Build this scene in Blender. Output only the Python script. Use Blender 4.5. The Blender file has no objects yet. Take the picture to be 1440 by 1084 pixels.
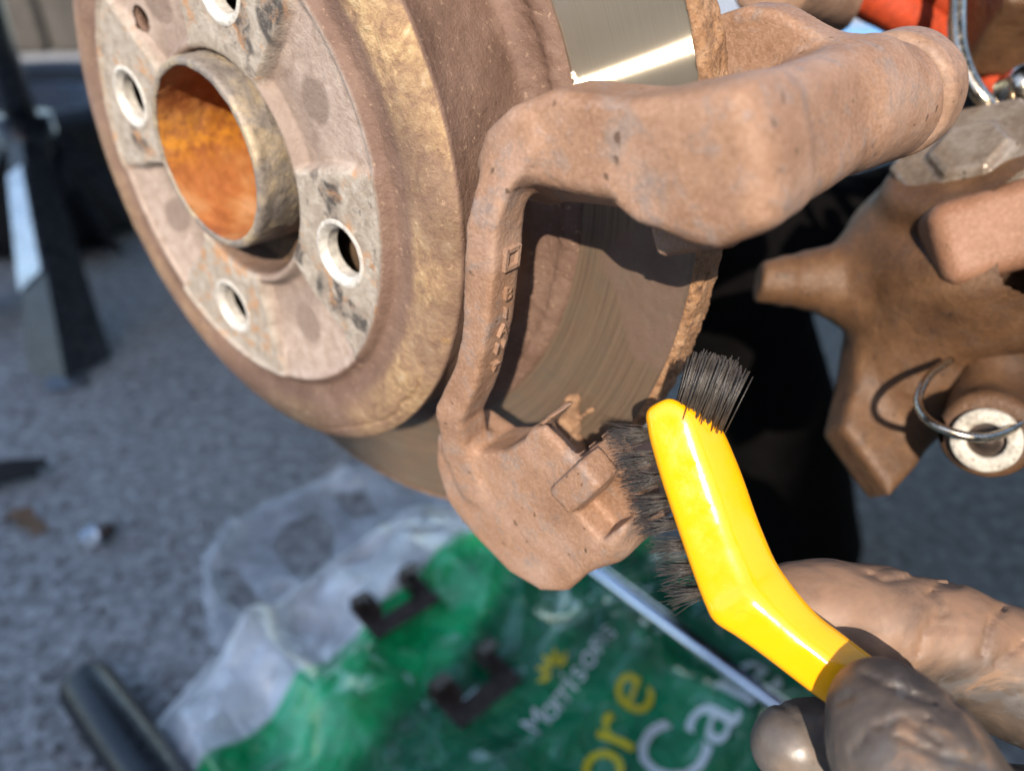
import bpy, bmesh, math, random
import numpy as np
from mathutils import Vector, Matrix
random.seed(7); RNG = np.random.default_rng(7)
scn = bpy.context.scene
COL = scn.collection
# ------------------------------------------------------------------ camera, sky, sun, exposure
CAM_H = 0.45
PITCH = math.atan2(.539, .842)
SP, CP = math.sin(PITCH), math.cos(PITCH)
FPX = 1103.4
cd = bpy.data.cameras.new('camera'); cam = bpy.data.objects.new('camera', cd); COL.objects.link(cam)
cam.location = (0, 0, CAM_H); cam.rotation_euler = (math.pi/2-PITCH, 0, 0)
cd.sensor_width = 36; cd.lens = FPX/1440*36; cd.clip_start = .01; cd.clip_end = 500
cd.dof.use_dof = True; cd.dof.focus_distance = .172; cd.dof.aperture_fstop = 8.0
scn.camera = cam
SUN_AZ, SUN_EL = math.radians(-6), math.radians(33)
SUN = Vector((math.cos(SUN_EL)*math.sin(SUN_AZ), -math.cos(SUN_EL)*math.cos(SUN_AZ), math.sin(SUN_EL)))
world = bpy.data.worlds.new('World'); scn.world = world; world.use_nodes = True
wn = world.node_tree; sky = wn.nodes.new('ShaderNodeTexSky'); sky.sky_type = 'NISHITA'; sky.sun_disc = False
sky.sun_elevation = SUN_EL; sky.sun_rotation = math.atan2(SUN.x, SUN.y)
bg = wn.nodes['Background']; bg.inputs['Strength'].default_value = .15
wn.links.new(sky.outputs['Color'], bg.inputs['Color'])
sl = bpy.data.lights.new('sun', 'SUN'); sl.energy = 2.6; sl.angle = math.radians(.55); sl.color = (1, .88, .74)
sun = bpy.data.objects.new('sun', sl); COL.objects.link(sun); sun.location = SUN*6
sun.rotation_euler = SUN.to_track_quat('Z', 'Y').to_euler()
scn.view_settings.view_transform = 'Standard'; scn.view_settings.look = 'None'
scn.view_settings.gamma = 1; scn.view_settings.use_curve_mapping = False
scn.view_settings.exposure = 1.6
scn.render.engine = 'CYCLES'; scn.cycles.use_denoising = True; scn.cycles.max_bounces = 8
# ------------------------------------------------------------------ frames
def c2w(P):
    P = np.asarray(P, float)
    x, y, z = P[..., 0], P[..., 1], P[..., 2]
    return np.stack([x, SP*y-CP*z, CAM_H+CP*y+SP*z], -1)
def R(px, py, dep):                      # a point of the place seen at a pixel, dep metres in front of the lens (camera frame)
    return np.array([(px-720)/FPX*dep, -(py-542)/FPX*dep, -dep])
def U(px, py, dep): return Vector(c2w(R(px, py, dep)))
def G(px, py, z=0.0):                    # the point at height z above the ground
    r = c2w(R(px, py, 1.0))-np.array([0, 0, CAM_H]); t = (z-CAM_H)/r[2]
    return np.array([r[0]*t, r[1]*t, z])
AZ, EL = .7864, -.4251                   # the brake disc's own frame: a (to the right), b (up), d (inboard), mm
NV = np.array([-math.sin(AZ)*math.cos(EL), math.sin(EL), math.cos(AZ)*math.cos(EL)])
UV_ = np.array([0, 1., 0]); UV_ -= NV*(UV_@NV); UV_ /= np.linalg.norm(UV_); VV = np.cross(UV_, NV)
DC = np.array([-.0796, .0638, -.2282])
def D(a, b, d):
    a, b, d = (np.asarray(q, float)/1e3 for q in (a, b, d))
    return c2w(DC+a[..., None]*VV+b[..., None]*UV_-d[..., None]*NV)
def AB(px, py, d):                       # (a, b) of the pixel's sight line where it meets depth d
    r = R(px, py, 1.0); P = r*(((DC-NV*d/1e3)@NV)/(r@NV))-(DC-NV*d/1e3)
    return np.array([P@VV, P@UV_])*1e3
# ------------------------------------------------------------------ noise and signed-distance tools
_perm = RNG.random((32, 32, 32)).astype(np.float32)
def vnoise(x, y, z):
    xi, yi, zi = (np.floor(q) for q in (x, y, z))
    fx, fy, fz = x-xi, y-yi, z-zi
    fx, fy, fz = (q*q*(3-2*q) for q in (fx, fy, fz))
    xi, yi, zi = (q.astype(np.int32) & 31 for q in (xi, yi, zi))
    x1, y1, z1 = (xi+1) & 31, (yi+1) & 31, (zi+1) & 31
    p = _perm
    l = lambda a, b, t: a+(b-a)*t
    return l(l(l(p[xi, yi, zi], p[x1, yi, zi], fx), l(p[xi, y1, zi], p[x1, y1, zi], fx), fy),
             l(l(p[xi, yi, z1], p[x1, yi, z1], fx), l(p[xi, y1, z1], p[x1, y1, z1], fx), fy), fz)-.5
def fbm(x, y, z, oct=3):
    s = 0; a = 1
    for k in range(oct): s = s+a*vnoise(x*2**k+7.3*k, y*2**k+3.1*k, z*2**k+1.7*k); a *= .5
    return s
def smin(a, b, k):
    h = np.clip(.5+.5*(b-a)/k, 0, 1); return b+(a-b)*h-k*h*(1-h)
def smax(a, b, k): return -smin(-a, -b, k)
def sd_poly(X, Y, pts):                  # 2D polygon
    pts = np.array(pts, float); d = np.full(X.shape, 1e9); s = np.ones(X.shape)
    n = len(pts)
    for i in range(n):
        p, q = pts[i], pts[i-1]; e = q-p; wx, wy = X-p[0], Y-p[1]
        t = np.clip((wx*e[0]+wy*e[1])/(e@e), 0, 1); d = np.minimum(d, (wx-e[0]*t)**2+(wy-e[1]*t)**2)
        c1 = Y >= p[1]; c2 = Y < q[1]; c3 = e[0]*wy > e[1]*wx
        s = np.where((c1 & c2 & c3) | (~c1 & ~c2 & ~c3), -s, s)
    return s*np.sqrt(d)
def sd_line2(X, Y, pts):
    d = np.full(X.shape, 1e9)
    for p, q in zip(pts[:-1], pts[1:]):
        p, q = np.array(p, float), np.array(q, float); e = q-p
        t = np.clip(((X-p[0])*e[0]+(Y-p[1])*e[1])/(e@e), 0, 1)
        d = np.minimum(d, np.hypot(X-p[0]-e[0]*t, Y-p[1]-e[1]*t))
    return d
def extr(d2, Z, z0, z1, r):              # 2D distance extruded along z, edges rounded by r
    qx = d2+r; qy = np.abs(Z-(z0+z1)/2)-(z1-z0)/2+r
    return np.hypot(np.maximum(qx, 0), np.maximum(qy, 0))+np.minimum(np.maximum(qx, qy), 0)-r
def sd_cone(X, Y, Z, p, q, r1, r2):
    p, q = np.array(p, float), np.array(q, float); e = q-p
    t = np.clip(((X-p[0])*e[0]+(Y-p[1])*e[1]+(Z-p[2])*e[2])/(e@e), 0, 1)
    return np.sqrt((X-p[0]-e[0]*t)**2+(Y-p[1]-e[1]*t)**2+(Z-p[2]-e[2]*t)**2)-(r1+(r2-r1)*t)
def sd_chain(X, Y, Z, pts, k=2.0):
    o = None
    for (p, r1), (q, r2) in zip(pts[:-1], pts[1:]):
        s = sd_cone(X, Y, Z, p, q, r1, r2); o = s if o is None else smin(o, s, k)
    return o
def sd_box(X, Y, Z, c, M, h, r):         # M: three unit axes (rows), h: half sizes
    c = np.array(c, float); q = []
    for m, hh in zip(M, h):
        q.append(np.abs((X-c[0])*m[0]+(Y-c[1])*m[1]+(Z-c[2])*m[2])-hh+r)
    return np.sqrt(sum(np.maximum(t, 0)**2 for t in q))+np.minimum(np.maximum(np.maximum(q[0], q[1]), q[2]), 0)-r
def sd_cyl(X, Y, Z, p, q, r, rd=0.0):
    p, q = np.array(p, float), np.array(q, float); e = q-p; L = np.linalg.norm(e); e /= L
    t = (X-p[0])*e[0]+(Y-p[1])*e[1]+(Z-p[2])*e[2]
    rr = np.sqrt(np.maximum((X-p[0])**2+(Y-p[1])**2+(Z-p[2])**2-t*t, 0))
    return extr(rr-r, t, 0, L, rd)
def axes_from(x, y):
    x = np.array(x, float); x /= np.linalg.norm(x); y = np.array(y, float); y -= x*(x@y); y /= np.linalg.norm(y)
    return [x, y, np.cross(x, y)]
def nets(fun, lo, hi, h):                # surface nets: the zero level of fun as quads
    ax = [np.arange(l, u+h, h) for l, u in zip(lo, hi)]
    X, Y, Z = np.meshgrid(*ax, indexing='ij', sparse=True)
    X, Y, Z = np.broadcast_arrays(X, Y, Z)
    F = np.asarray(fun(X, Y, Z), np.float32); S = F < 0
    n = F.shape
    cs = sum(S[i:n[0]-1+i, j:n[1]-1+j, k:n[2]-1+k].astype(np.int8) for i in (0, 1) for j in (0, 1) for k in (0, 1))
    act = np.argwhere((cs > 0) & (cs < 8)); idx = np.full(cs.shape, -1, np.int64)
    idx[tuple(act.T)] = np.arange(len(act))
    P = np.zeros((len(act), 3)); cnt = np.zeros(len(act))
    offs = [(i, j, k) for i in (0, 1) for j in (0, 1) for k in (0, 1)]
    for a in range(3):
        for o in offs:
            if o[a]: continue
            o2 = list(o); o2[a] = 1
            f1 = F[tuple((act+o).T)]; f2 = F[tuple((act+o2).T)]
            m = (f1 < 0) != (f2 < 0); t = f1[m]/(f1[m]-f2[m])
            q = np.tile(np.array(o, float), (m.sum(), 1)); q[:, a] += t
            P[m] += q; cnt[m] += 1
    P = (act+P/cnt[:, None])*h+np.array([a[0] for a in ax])
    faces = []
    for a in range(3):
        b, c = (a+1) % 3, (a+2) % 3
        sl1 = [slice(None)]*3; sl2 = [slice(None)]*3
        sl1[a] = slice(0, -1); sl2[a] = slice(1, None)
        for s in (b, c): sl1[s] = slice(1, -1); sl2[s] = slice(1, -1)
        A, B = S[tuple(sl1)], S[tuple(sl2)]
        for flip, m in ((0, A & ~B), (1, ~A & B)):
            e = np.argwhere(m)
            if not len(e): continue
            e[:, b] += 1; e[:, c] += 1
            q = []
            for db, dc in ((0, 0), (-1, 0), (-1, -1), (0, -1)):
                t = e.copy(); t[:, b] += db; t[:, c] += dc; q.append(idx[tuple(t.T)])
            q = np.stack(q, 1); faces.append(q if not flip else q[:, ::-1])
    return P, np.concatenate(faces)
# ------------------------------------------------------------------ objects
def mesh_np(name, V, F, smooth=True, attrs=None, uv=None):
    V = np.asarray(V, np.float32); F = np.asarray(F)
    me = bpy.data.meshes.new(name); n = F.shape[1]
    me.vertices.add(len(V)); me.vertices.foreach_set('co', V.ravel())
    me.loops.add(F.size); me.loops.foreach_set('vertex_index', F.astype(np.int32).ravel())
    me.polygons.add(len(F)); me.polygons.foreach_set('loop_start', np.arange(0, F.size, n, dtype=np.int32))
    me.update(calc_edges=True); me.validate()
    me.polygons.foreach_set('use_smooth', np.full(len(me.polygons), smooth))
    for k, v in (attrs or {}).items():
        a = me.attributes.new(k, 'FLOAT', 'POINT'); a.data.foreach_set('value', np.asarray(v, np.float32).ravel())
    if uv is not None:
        l = me.uv_layers.new(name='uv'); vi = np.zeros(len(me.loops), np.int32); me.loops.foreach_get('vertex_index', vi)
        l.data.foreach_set('uv', np.asarray(uv, np.float32)[vi].ravel())
    return me
def thing(name, loc, label, cat, group=None):
    o = bpy.data.objects.new(name, None); COL.objects.link(o); o.location = loc; o.empty_display_size = .02
    o['label'] = label; o['category'] = cat
    if group: o['group'] = group
    return o
def tag(o, label, cat, group=None):
    o['label'] = label; o['category'] = cat
    if group: o['group'] = group
    return o
def orig(o):
    p = np.zeros(3)
    while o is not None: p = p+np.array(o.location); o = o.parent
    return p
def put(name, V, F, mat, parent=None, smooth=True, attrs=None, uv=None, kind=None, label=None, at=None):
    V = np.asarray(V, float); base = np.array(at, float) if at is not None else (orig(parent) if parent else np.zeros(3))
    me = mesh_np(name, V-base, F, smooth, attrs, uv); me.materials.append(mat)
    o = bpy.data.objects.new(name, me); COL.objects.link(o)
    o.parent = parent
    o.location = base-(orig(parent) if parent else 0)
    if kind: o['kind'] = kind
    if label: o['label'] = label
    return o
def put_bm(name, bm, mat, parent=None, smooth=True, kind=None, label=None, at=None, angle=None):
    bmesh.ops.triangulate(bm, faces=bm.faces[:])
    bm.verts.index_update()
    V = np.array([v.co[:] for v in bm.verts]); F = np.array([[v.index for v in f.verts] for f in bm.faces]); bm.free()
    o = put(name, V, F, mat, parent, smooth, kind=kind, label=label, at=at)
    if angle: o.data.set_sharp_from_angle(angle=math.radians(angle))
    return o
def tube_np(pts, rad, n=12, cap=True, flat=None):
    pts = [np.array(p, float) for p in pts]; m = len(pts)
    rad = [rad]*m if np.isscalar(rad) else list(rad)
    if cap:
        e0 = pts[0]-pts[1]; e1 = pts[-1]-pts[-2]
        pts = [pts[0]]+pts+[pts[-1]]; rad = [rad[0]*.02]+rad+[rad[-1]*.02]; m += 2
    T = []
    for i in range(m):
        t = pts[min(i+1, m-1)]-pts[max(i-1, 0)]; T.append(t)
    if cap: T[0] = T[1]; T[-1] = T[-2]
    T = [t/(np.linalg.norm(t)+1e-12) for t in T]
    nx = np.cross(T[0], [0, 0, 1.0])
    if np.linalg.norm(nx) < .1: nx = np.cross(T[0], [1., 0, 0])
    nx /= np.linalg.norm(nx); V = []
    for i in range(m):
        nx = nx-T[i]*(nx@T[i]); nx /= np.linalg.norm(nx); ny = np.cross(T[i], nx)
        for k in range(n):
            a = 2*math.pi*k/n; V.append(pts[i]+rad[i]*(math.cos(a)*nx+math.sin(a)*ny))
    F = [[i*n+k, i*n+(k+1) % n, (i+1)*n+(k+1) % n, (i+1)*n+k] for i in range(m-1) for k in range(n)]
    return np.array(V), np.array(F)
def join_np(parts):
    V, F, o = [], [], 0
    for v, f in parts: V.append(v); F.append(f+o); o += len(v)
    return np.concatenate(V), np.concatenate(F)
def smooth_path(pts, k=8):
    pts = [np.array(p, float) for p in pts]; out = []
    P = [2*pts[0]-pts[1]]+pts+[2*pts[-1]-pts[-2]]
    for i in range(1, len(P)-2):
        for t in np.linspace(0, 1, k, endpoint=False):
            a, b, c, d = P[i-1:i+3]
            out.append(.5*((2*b)+(c-a)*t+(2*a-5*b+4*c-d)*t*t+(3*b-a-3*c+d)*t**3))
    out.append(pts[-1]); return out
def box_np(c, M, h):
    V = np.array([np.array(c, float)+sum(s*hh*np.array(m, float) for s, hh, m in zip(sg, h, M)) for sg in [(-1,-1,-1),(1,-1,-1),(1,1,-1),(-1,1,-1),(-1,-1,1),(1,-1,1),(1,1,1),(-1,1,1)]])
    return V, np.array([[0,3,2,1],[4,5,6,7],[0,1,5,4],[1,2,6,5],[2,3,7,6],[3,0,4,7]])
def bevel(o, w, seg=2):
    m = o.modifiers.new('bevel', 'BEVEL'); m.width = w; m.segments = seg; m.limit_method = 'ANGLE'; m.angle_limit = math.radians(40); return o
# ------------------------------------------------------------------ materials
class N:
    def __init__(s, name):
        s.m = bpy.data.materials.new(name); s.m.use_nodes = True; s.t = s.m.node_tree; s.b = s.t.nodes['Principled BSDF']; s.out = s.t.nodes['Material Output']
        s.co = s.t.nodes.new('ShaderNodeTexCoord').outputs['Object']
    def n(s, typ, **kw):
        o = s.t.nodes.new(typ)
        for k, v in kw.items(): setattr(o, k, v)
        return o
    def l(s, a, b):
        if isinstance(a, bpy.types.NodeSocket): s.t.links.new(a, b)
        else: b.default_value = a
    def noise(s, scale, detail=4, rough=.55, vec=None, stretch=None, dist=0.0):
        o = s.n('ShaderNodeTexNoise'); o.inputs['Scale'].default_value = scale; o.inputs['Detail'].default_value = detail
        o.inputs['Roughness'].default_value = rough; o.inputs['Distortion'].default_value = dist
        v = vec or s.co
        if stretch:
            mp = s.n('ShaderNodeMapping'); mp.inputs['Scale'].default_value = stretch; s.l(v, mp.inputs['Vector']); v = mp.outputs['Vector']
        s.l(v, o.inputs['Vector']); return o.outputs['Fac']
    def voro(s, scale, feature='F1', vec=None):
        o = s.n('ShaderNodeTexVoronoi', feature=feature); o.inputs['Scale'].default_value = scale; s.l(vec or s.co, o.inputs['Vector']); return o.outputs['Distance']
    def ramp(s, f, stops):
        o = s.n('ShaderNodeValToRGB'); e = o.color_ramp.elements
        while len(e) < len(stops): e.new(.5)
        for i, (p, c) in enumerate(stops):
            e[i].position = p; e[i].color = (*c, 1) if not np.isscalar(c) else (c, c, c, 1)
        s.l(f, o.inputs['Fac']); return o.outputs['Color']
    def mix(s, f, a, b, mode='MIX'):
        o = s.n('ShaderNodeMix', data_type='RGBA', blend_type=mode)
        s.l(f, o.inputs[0])
        for v, i in ((a, 6), (b, 7)): s.l(v if isinstance(v, bpy.types.NodeSocket) else (*v, 1), o.inputs[i])
        return o.outputs[2]
    def math(s, op, a, b=0.0, c=None):
        o = s.n('ShaderNodeMath', operation=op); s.l(a, o.inputs[0]); s.l(b, o.inputs[1])
        if c is not None: s.l(c, o.inputs[2])
        return o.outputs[0]
    def attr(s, name): return s.n('ShaderNodeAttribute', attribute_name=name).outputs['Fac']
    def bump(s, h, dist=.001, strength=1.0, prev=None):
        o = s.n('ShaderNodeBump'); o.inputs['Distance'].default_value = dist; s.l(strength, o.inputs['Strength']); s.l(h, o.inputs['Height'])
        if prev is not None: s.l(prev, o.inputs['Normal'])
        return o.outputs['Normal']
    def fin(s, color, rough=.8, metal=0.0, normal=None, **kw):
        s.l(color if isinstance(color, bpy.types.NodeSocket) else (*color, 1), s.b.inputs['Base Color']); s.l(rough, s.b.inputs['Roughness']); s.l(metal, s.b.inputs['Metallic'])
        if normal is not None: s.l(normal, s.b.inputs['Normal'])
        for k, v in kw.items(): s.l(v, s.b.inputs[k.replace('_', ' ')])
        return s.m
def step(m, f, lo, hi): return m.ramp(f, [(lo, 0.0), (hi, 1.0)])
def rust(name, dark, mid, light, big=60, fine=900, spots=(.12, .10, .09), spot_amt=.5, rough=.78, bump=.0005, metal=0.0):
    m = N(name)
    a = m.noise(big, 5, .6); c = m.ramp(a, [(.3, dark), (.5, mid), (.7, light)])
    b = m.noise(big*3.3, 5, .65, dist=.4); c = m.mix(m.math('MULTIPLY', step(m, b, .52, .66), spot_amt), c, spots)
    g = m.noise(fine, 3, .6); c = m.mix(m.math('MULTIPLY', g, .35), c, m.ramp(g, [(.35, tuple(q*.55 for q in dark)), (.65, tuple(min(1, q*1.35) for q in light))]))
    pt = step(m, m.noise(big*6.5, 2, .5), .70, .745); c = m.mix(m.math('MULTIPLY', pt, .8), c, tuple(q*.35 for q in dark))
    n1 = m.bump(m.noise(fine*.45, 5, .7), bump, .8); n2 = m.bump(b, bump*1.6, .5, n1)
    r = m.math('ADD', m.math('MULTIPLY', g, -.25), rough+.1)
    return m.fin(c, r, metal, n2)
def plain(name, col, rough=.5, metal=0.0, var=.25, scale=120, bump=.0002, **kw):
    m = N(name); a = m.noise(scale, 5, .6)
    c = m.ramp(a, [(.3, tuple(q*(1-var) for q in col)), (.7, tuple(min(1, q*(1+var)) for q in col))])
    r = m.ramp(m.noise(scale*2.1, 4), [(.3, max(.02, rough-.1)), (.7, rough+.12)])
    return m.fin(c, r, metal, m.bump(m.noise(scale*5, 4), bump, .6), **kw)
M = {}
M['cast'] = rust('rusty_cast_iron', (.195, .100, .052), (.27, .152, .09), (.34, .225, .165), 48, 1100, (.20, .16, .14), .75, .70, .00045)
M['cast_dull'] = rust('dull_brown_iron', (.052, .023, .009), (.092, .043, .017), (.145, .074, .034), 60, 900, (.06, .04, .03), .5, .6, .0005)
M['boot'] = rust('dusty_boot', (.20, .115, .07), (.28, .17, .11), (.34, .22, .155), 80, 700, (.15, .10, .08), .4, .6, .0003)
M['boss'] = rust('orange_rust', (.165, .075, .038), (.22, .105, .058), (.28, .15, .095), 70, 900, (.22, .12, .07), .4, .65, .0004)
M['rim'] = rust('flaking_rim_rust', (.16, .075, .032), (.30, .155, .07), (.38, .23, .13), 220, 1300, (.10, .06, .04), .7, .85, .0010)
M['ringrust'] = rust('ring_rust', (.27, .135, .085), (.36, .19, .12), (.46, .29, .22), 130, 1100, (.20, .11, .08), .4, .8, .0006)
M['wire'] = plain('plated_wire', (.55, .47, .36), .22, 1.0, .3, 200, .0001)
M['orange'] = plain('orange_braid', (.36, .036, .004), .75, 0, .25, 400, .0003)
M['black'] = plain('black_paint', (.014, .017, .023), .3, 0, .3, 60)
M['sheen_steel'] = plain('stand_sheen_steel', (.42, .44, .47), .3, .9, .2, 60)
M['rubber'] = plain('black_rubber', (.012, .012, .013), .75, 0, .3, 90, .0006)
M['grip'] = plain('black_grip', (.006, .007, .009), .32, 0, .3, 90)
M['chrome'] = plain('chrome', (.62, .65, .70), .16, 1.0, .08, 60, .00005)
M['clip'] = plain('dark_clip_steel', (.075, .055, .045), .42, .6, .5, 150)
M['worncap'] = rust('worn_cap_metal', (.12, .085, .06), (.20, .15, .11), (.33, .29, .25), 60, 600, (.10, .08, .06), .4, .38, .0003, .35)
M['darkrust'] = rust('dark_hub_rust', (.05, .03, .018), (.09, .055, .03), (.14, .08, .04), 80, 700, (.04, .03, .02), .5, .8, .0004)
M['shade_black'] = plain('matte_shade_black', (.0045, .004, .004), .95, 0, .3, 40, .0005, Specular_IOR_Level=.05)
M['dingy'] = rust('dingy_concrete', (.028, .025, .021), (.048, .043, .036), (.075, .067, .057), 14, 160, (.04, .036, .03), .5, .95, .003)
M['bush'] = rust('pale_bush', (.20, .17, .13), (.47, .43, .36), (.60, .57, .50), 260, 900, (.16, .11, .07), .7, .5, .0003)
M['yellow'] = plain('yellow_plastic', (.90, .44, .003), .14, 0, .04, 60, .00006, Subsurface_Weight=.15, Subsurface_Scale=.004)
m = N('yellow_plastic'); sc_ = m.noise(220, 6, .75, dist=.8)
cy = m.mix(m.math('MULTIPLY', step(m, sc_, .62, .72), .35), (.84, .36, .002), (.42, .17, .015)); cy = m.mix(m.math('MULTIPLY', m.noise(45, 4), .3), cy, (.80, .27, .002))
M['yellow'] = m.fin(cy, m.ramp(m.noise(150, 5, .7), [(.35, .10), (.7, .30)]), 0, m.bump(m.noise(600, 4), .00006, .6), Subsurface_Weight=.12, Subsurface_Scale=.003)
M['bristle'] = plain('black_bristle', (.050, .042, .036), .33, 0, .5, 500)
M['leaf'] = plain('dry_leaf', (.17, .105, .065), .8, 0, .4, 200)
M['bolt'] = plain('bolt_steel', (.55, .57, .60), .25, 1, .4, 200)
M['hole'] = plain('bare_bright_steel', (.55, .51, .45), .5, .25, .3, 500)
M['dirtflake'] = rust('dirt_flake', (.16, .09, .05), (.27, .15, .08), (.36, .22, .13), 200, 1200, (.1, .06, .04), .5, .9, .0008)
M['bluebag'] = plain('faded_blue_plastic', (.12, .26, .46), .5, 0, .2, 40)
M['carpaint'] = plain('dark_car_paint', (.03, .035, .04), .25, .2, .1, 20)
M['kerb'] = plain('weathered_concrete', (.22, .20, .17), .9, 0, .35, 25, .002)
M['chip'] = plain('stone_chip', (.16, .16, .16), .8, 0, .5, 90)
m = N('asphalt')
a = m.noise(26, 6, .7); b = m.noise(95, 6, .75)
c = m.ramp(b, [(.36, (.12, .12, .12)), (.5, (.25, .25, .25)), (.62, (.50, .50, .50))])
c = m.mix(m.math('MULTIPLY', a, .45), c, m.ramp(a, [(.35, (.17, .17, .17)), (.65, (.30, .30, .30))]))
M['asphalt'] = m.fin(c, .85, 0, m.bump(b, .004, .9))
# hat of the disc: grey flaking lands, pinkish pockets, crusty shoulder
m = N('disc_hat')
lug, crust, oval, stain = m.attr('lug'), m.attr('crust'), m.attr('oval'), m.attr('stain')
big, mid, fin_ = m.noise(70, 5, .6), m.noise(260, 6, .68, dist=.5), m.noise(1100, 4, .7)
brown = m.ramp(big, [(.3, (.105, .058, .038)), (.5, (.145, .084, .058)), (.7, (.19, .118, .085))])
brown = m.mix(m.math('MULTIPLY', step(m, m.noise(620, 4, .7), .6, .68), .55), brown, (.40, .27, .18))
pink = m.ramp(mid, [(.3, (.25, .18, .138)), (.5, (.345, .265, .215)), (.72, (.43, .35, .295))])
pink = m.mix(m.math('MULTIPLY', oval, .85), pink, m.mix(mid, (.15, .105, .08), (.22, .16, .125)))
grey = m.ramp(mid, [(.32, (.22, .175, .135)), (.48, (.30, .255, .205)), (.68, (.40, .355, .30))])
grey = m.mix(m.math('MULTIPLY', step(m, m.noise(150, 6, .7, dist=.6), .60, .67), .75), grey, (.10, .083, .068))
grey = m.mix(m.math('MULTIPLY', step(m, m.noise(130, 6, .7, vec=m.n('ShaderNodeVectorMath', operation='ADD').outputs[0]), .57, .66), 0.0), grey, (.4, .2, .08))
mp = m.n('ShaderNodeMapping'); mp.inputs['Location'].default_value = (3.1, 1.7, .4); m.l(m.co, mp.inputs['Vector'])
grey = m.mix(m.math('MULTIPLY', step(m, m.noise(120, 6, .7, vec=mp.outputs[0], dist=.5), .55, .63), .85), grey, m.mix(fin_, (.30, .13, .045), (.46, .25, .11)))
grey = m.mix(m.math('MULTIPLY', stain, step(m, mid, .38, .55)), grey, (.062, .052, .044))
crustc = m.ramp(mid, [(.32, (.20, .115, .07)), (.46, (.40, .25, .12)), (.58, (.58, .40, .19)), (.72, (.70, .58, .40))])
crustc = m.mix(step(m, m.noise(90, 3, .5, vec=mp.outputs[0]), .68, .75), crustc, (.75, .42, .06))
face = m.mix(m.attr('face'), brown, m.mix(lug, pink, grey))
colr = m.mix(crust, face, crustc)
nb = m.bump(mid, .0009, m.math('ADD', m.math('MULTIPLY', crust, .9), .14)); nb = m.bump(fin_, .0005, .8, nb)
M['hat'] = m.fin(colr, .72, 0, nb)
# friction face: brushed steel, dusted with rust where the pad has not run
m = N('friction_steel')
uvn = m.n('ShaderNodeUVMap', uv_map='uv').outputs['UV']
g1 = m.noise(1, 4, .7, vec=uvn, stretch=(.02, 3.0, 1)); g2 = m.noise(1, 4, .7, vec=uvn, stretch=(.05, 12.0, 1))
st = m.mix(g1, (.33, .28, .21), (.60, .53, .42)); st = m.mix(m.math('MULTIPLY', g2, .35), st, (.28, .24, .19))
dust = m.attr('dust'); nz = m.noise(110, 6, .7); smear = m.attr('smear')
g3 = m.noise(1, 3, .6, vec=uvn, stretch=(.012, .8, 1))
du = m.mix(nz, (.13, .088, .058), (.20, .14, .095)); du = m.mix(m.math('MULTIPLY', step(m, g3, .42, .6), .6), du, (.085, .06, .043)); du = m.mix(m.math('MULTIPLY', step(m, g1, .45, .7), .6), du, (.26, .185, .125))
du = m.mix(smear, du, m.mix(m.noise(300, 5, .7), (.15, .095, .068), (.22, .15, .115)))
dm = m.math('MULTIPLY', dust, m.ramp(m.math('ADD', m.math('MULTIPLY', g1, .45), nz), [(.45, .62), (.75, 1.0)]))
dm = m.math('MAXIMUM', dm, m.attr('edge'))
tg = m.n('ShaderNodeTangent', direction_type='UV_MAP', uv_map='uv')
gl = m.n('ShaderNodeBsdfAnisotropic'); m.l(st, gl.inputs['Color']); gl.inputs['Roughness'].default_value = .31; gl.inputs['Anisotropy'].default_value = .95; gl.inputs['Rotation'].default_value = .051; m.l(tg.outputs[0], gl.inputs['Tangent'])
nb0 = m.bump(g1, .000015, .3); m.l(nb0, gl.inputs['Normal'])
nb = m.bump(m.math('MULTIPLY', m.noise(500, 5, .7), dm), .00028, .6, m.bump(g2, .00004, .6))
m.fin(m.mix(dm, m.mix(g1, (.25, .215, .155), (.40, .35, .26)), du), .5, .35, nb)
mx = m.n('ShaderNodeMixShader'); m.l(m.math('MAXIMUM', dm, .38), mx.inputs[0]); m.l(gl.outputs[0], mx.inputs[1]); m.l(m.b.outputs[0], mx.inputs[2]); m.l(mx.outputs[0], m.out.inputs['Surface'])
M['steel'] = m.m
# hub spigot: orange rust inside, dirty grey-brown outside
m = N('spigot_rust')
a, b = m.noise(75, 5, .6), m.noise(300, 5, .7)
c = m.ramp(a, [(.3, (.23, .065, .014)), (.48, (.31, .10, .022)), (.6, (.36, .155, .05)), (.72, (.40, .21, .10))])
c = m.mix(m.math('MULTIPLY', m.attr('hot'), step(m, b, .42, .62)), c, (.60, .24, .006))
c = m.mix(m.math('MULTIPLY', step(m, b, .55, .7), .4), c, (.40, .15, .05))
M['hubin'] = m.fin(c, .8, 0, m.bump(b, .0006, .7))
m = N('spigot_outside')
a, b = m.noise(90, 6, .7, dist=.5), m.noise(420, 5, .7)
c = m.ramp(a, [(.32, (.15, .125, .105)), (.5, (.25, .21, .17)), (.62, (.36, .28, .18)), (.74, (.46, .38, .26))])
c = m.mix(m.math('MULTIPLY', step(m, b, .55, .65), .6), c, (.10, .085, .075))
M['hubout'] = m.fin(c, .5, .25, m.bump(b, .0007, .8))
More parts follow.
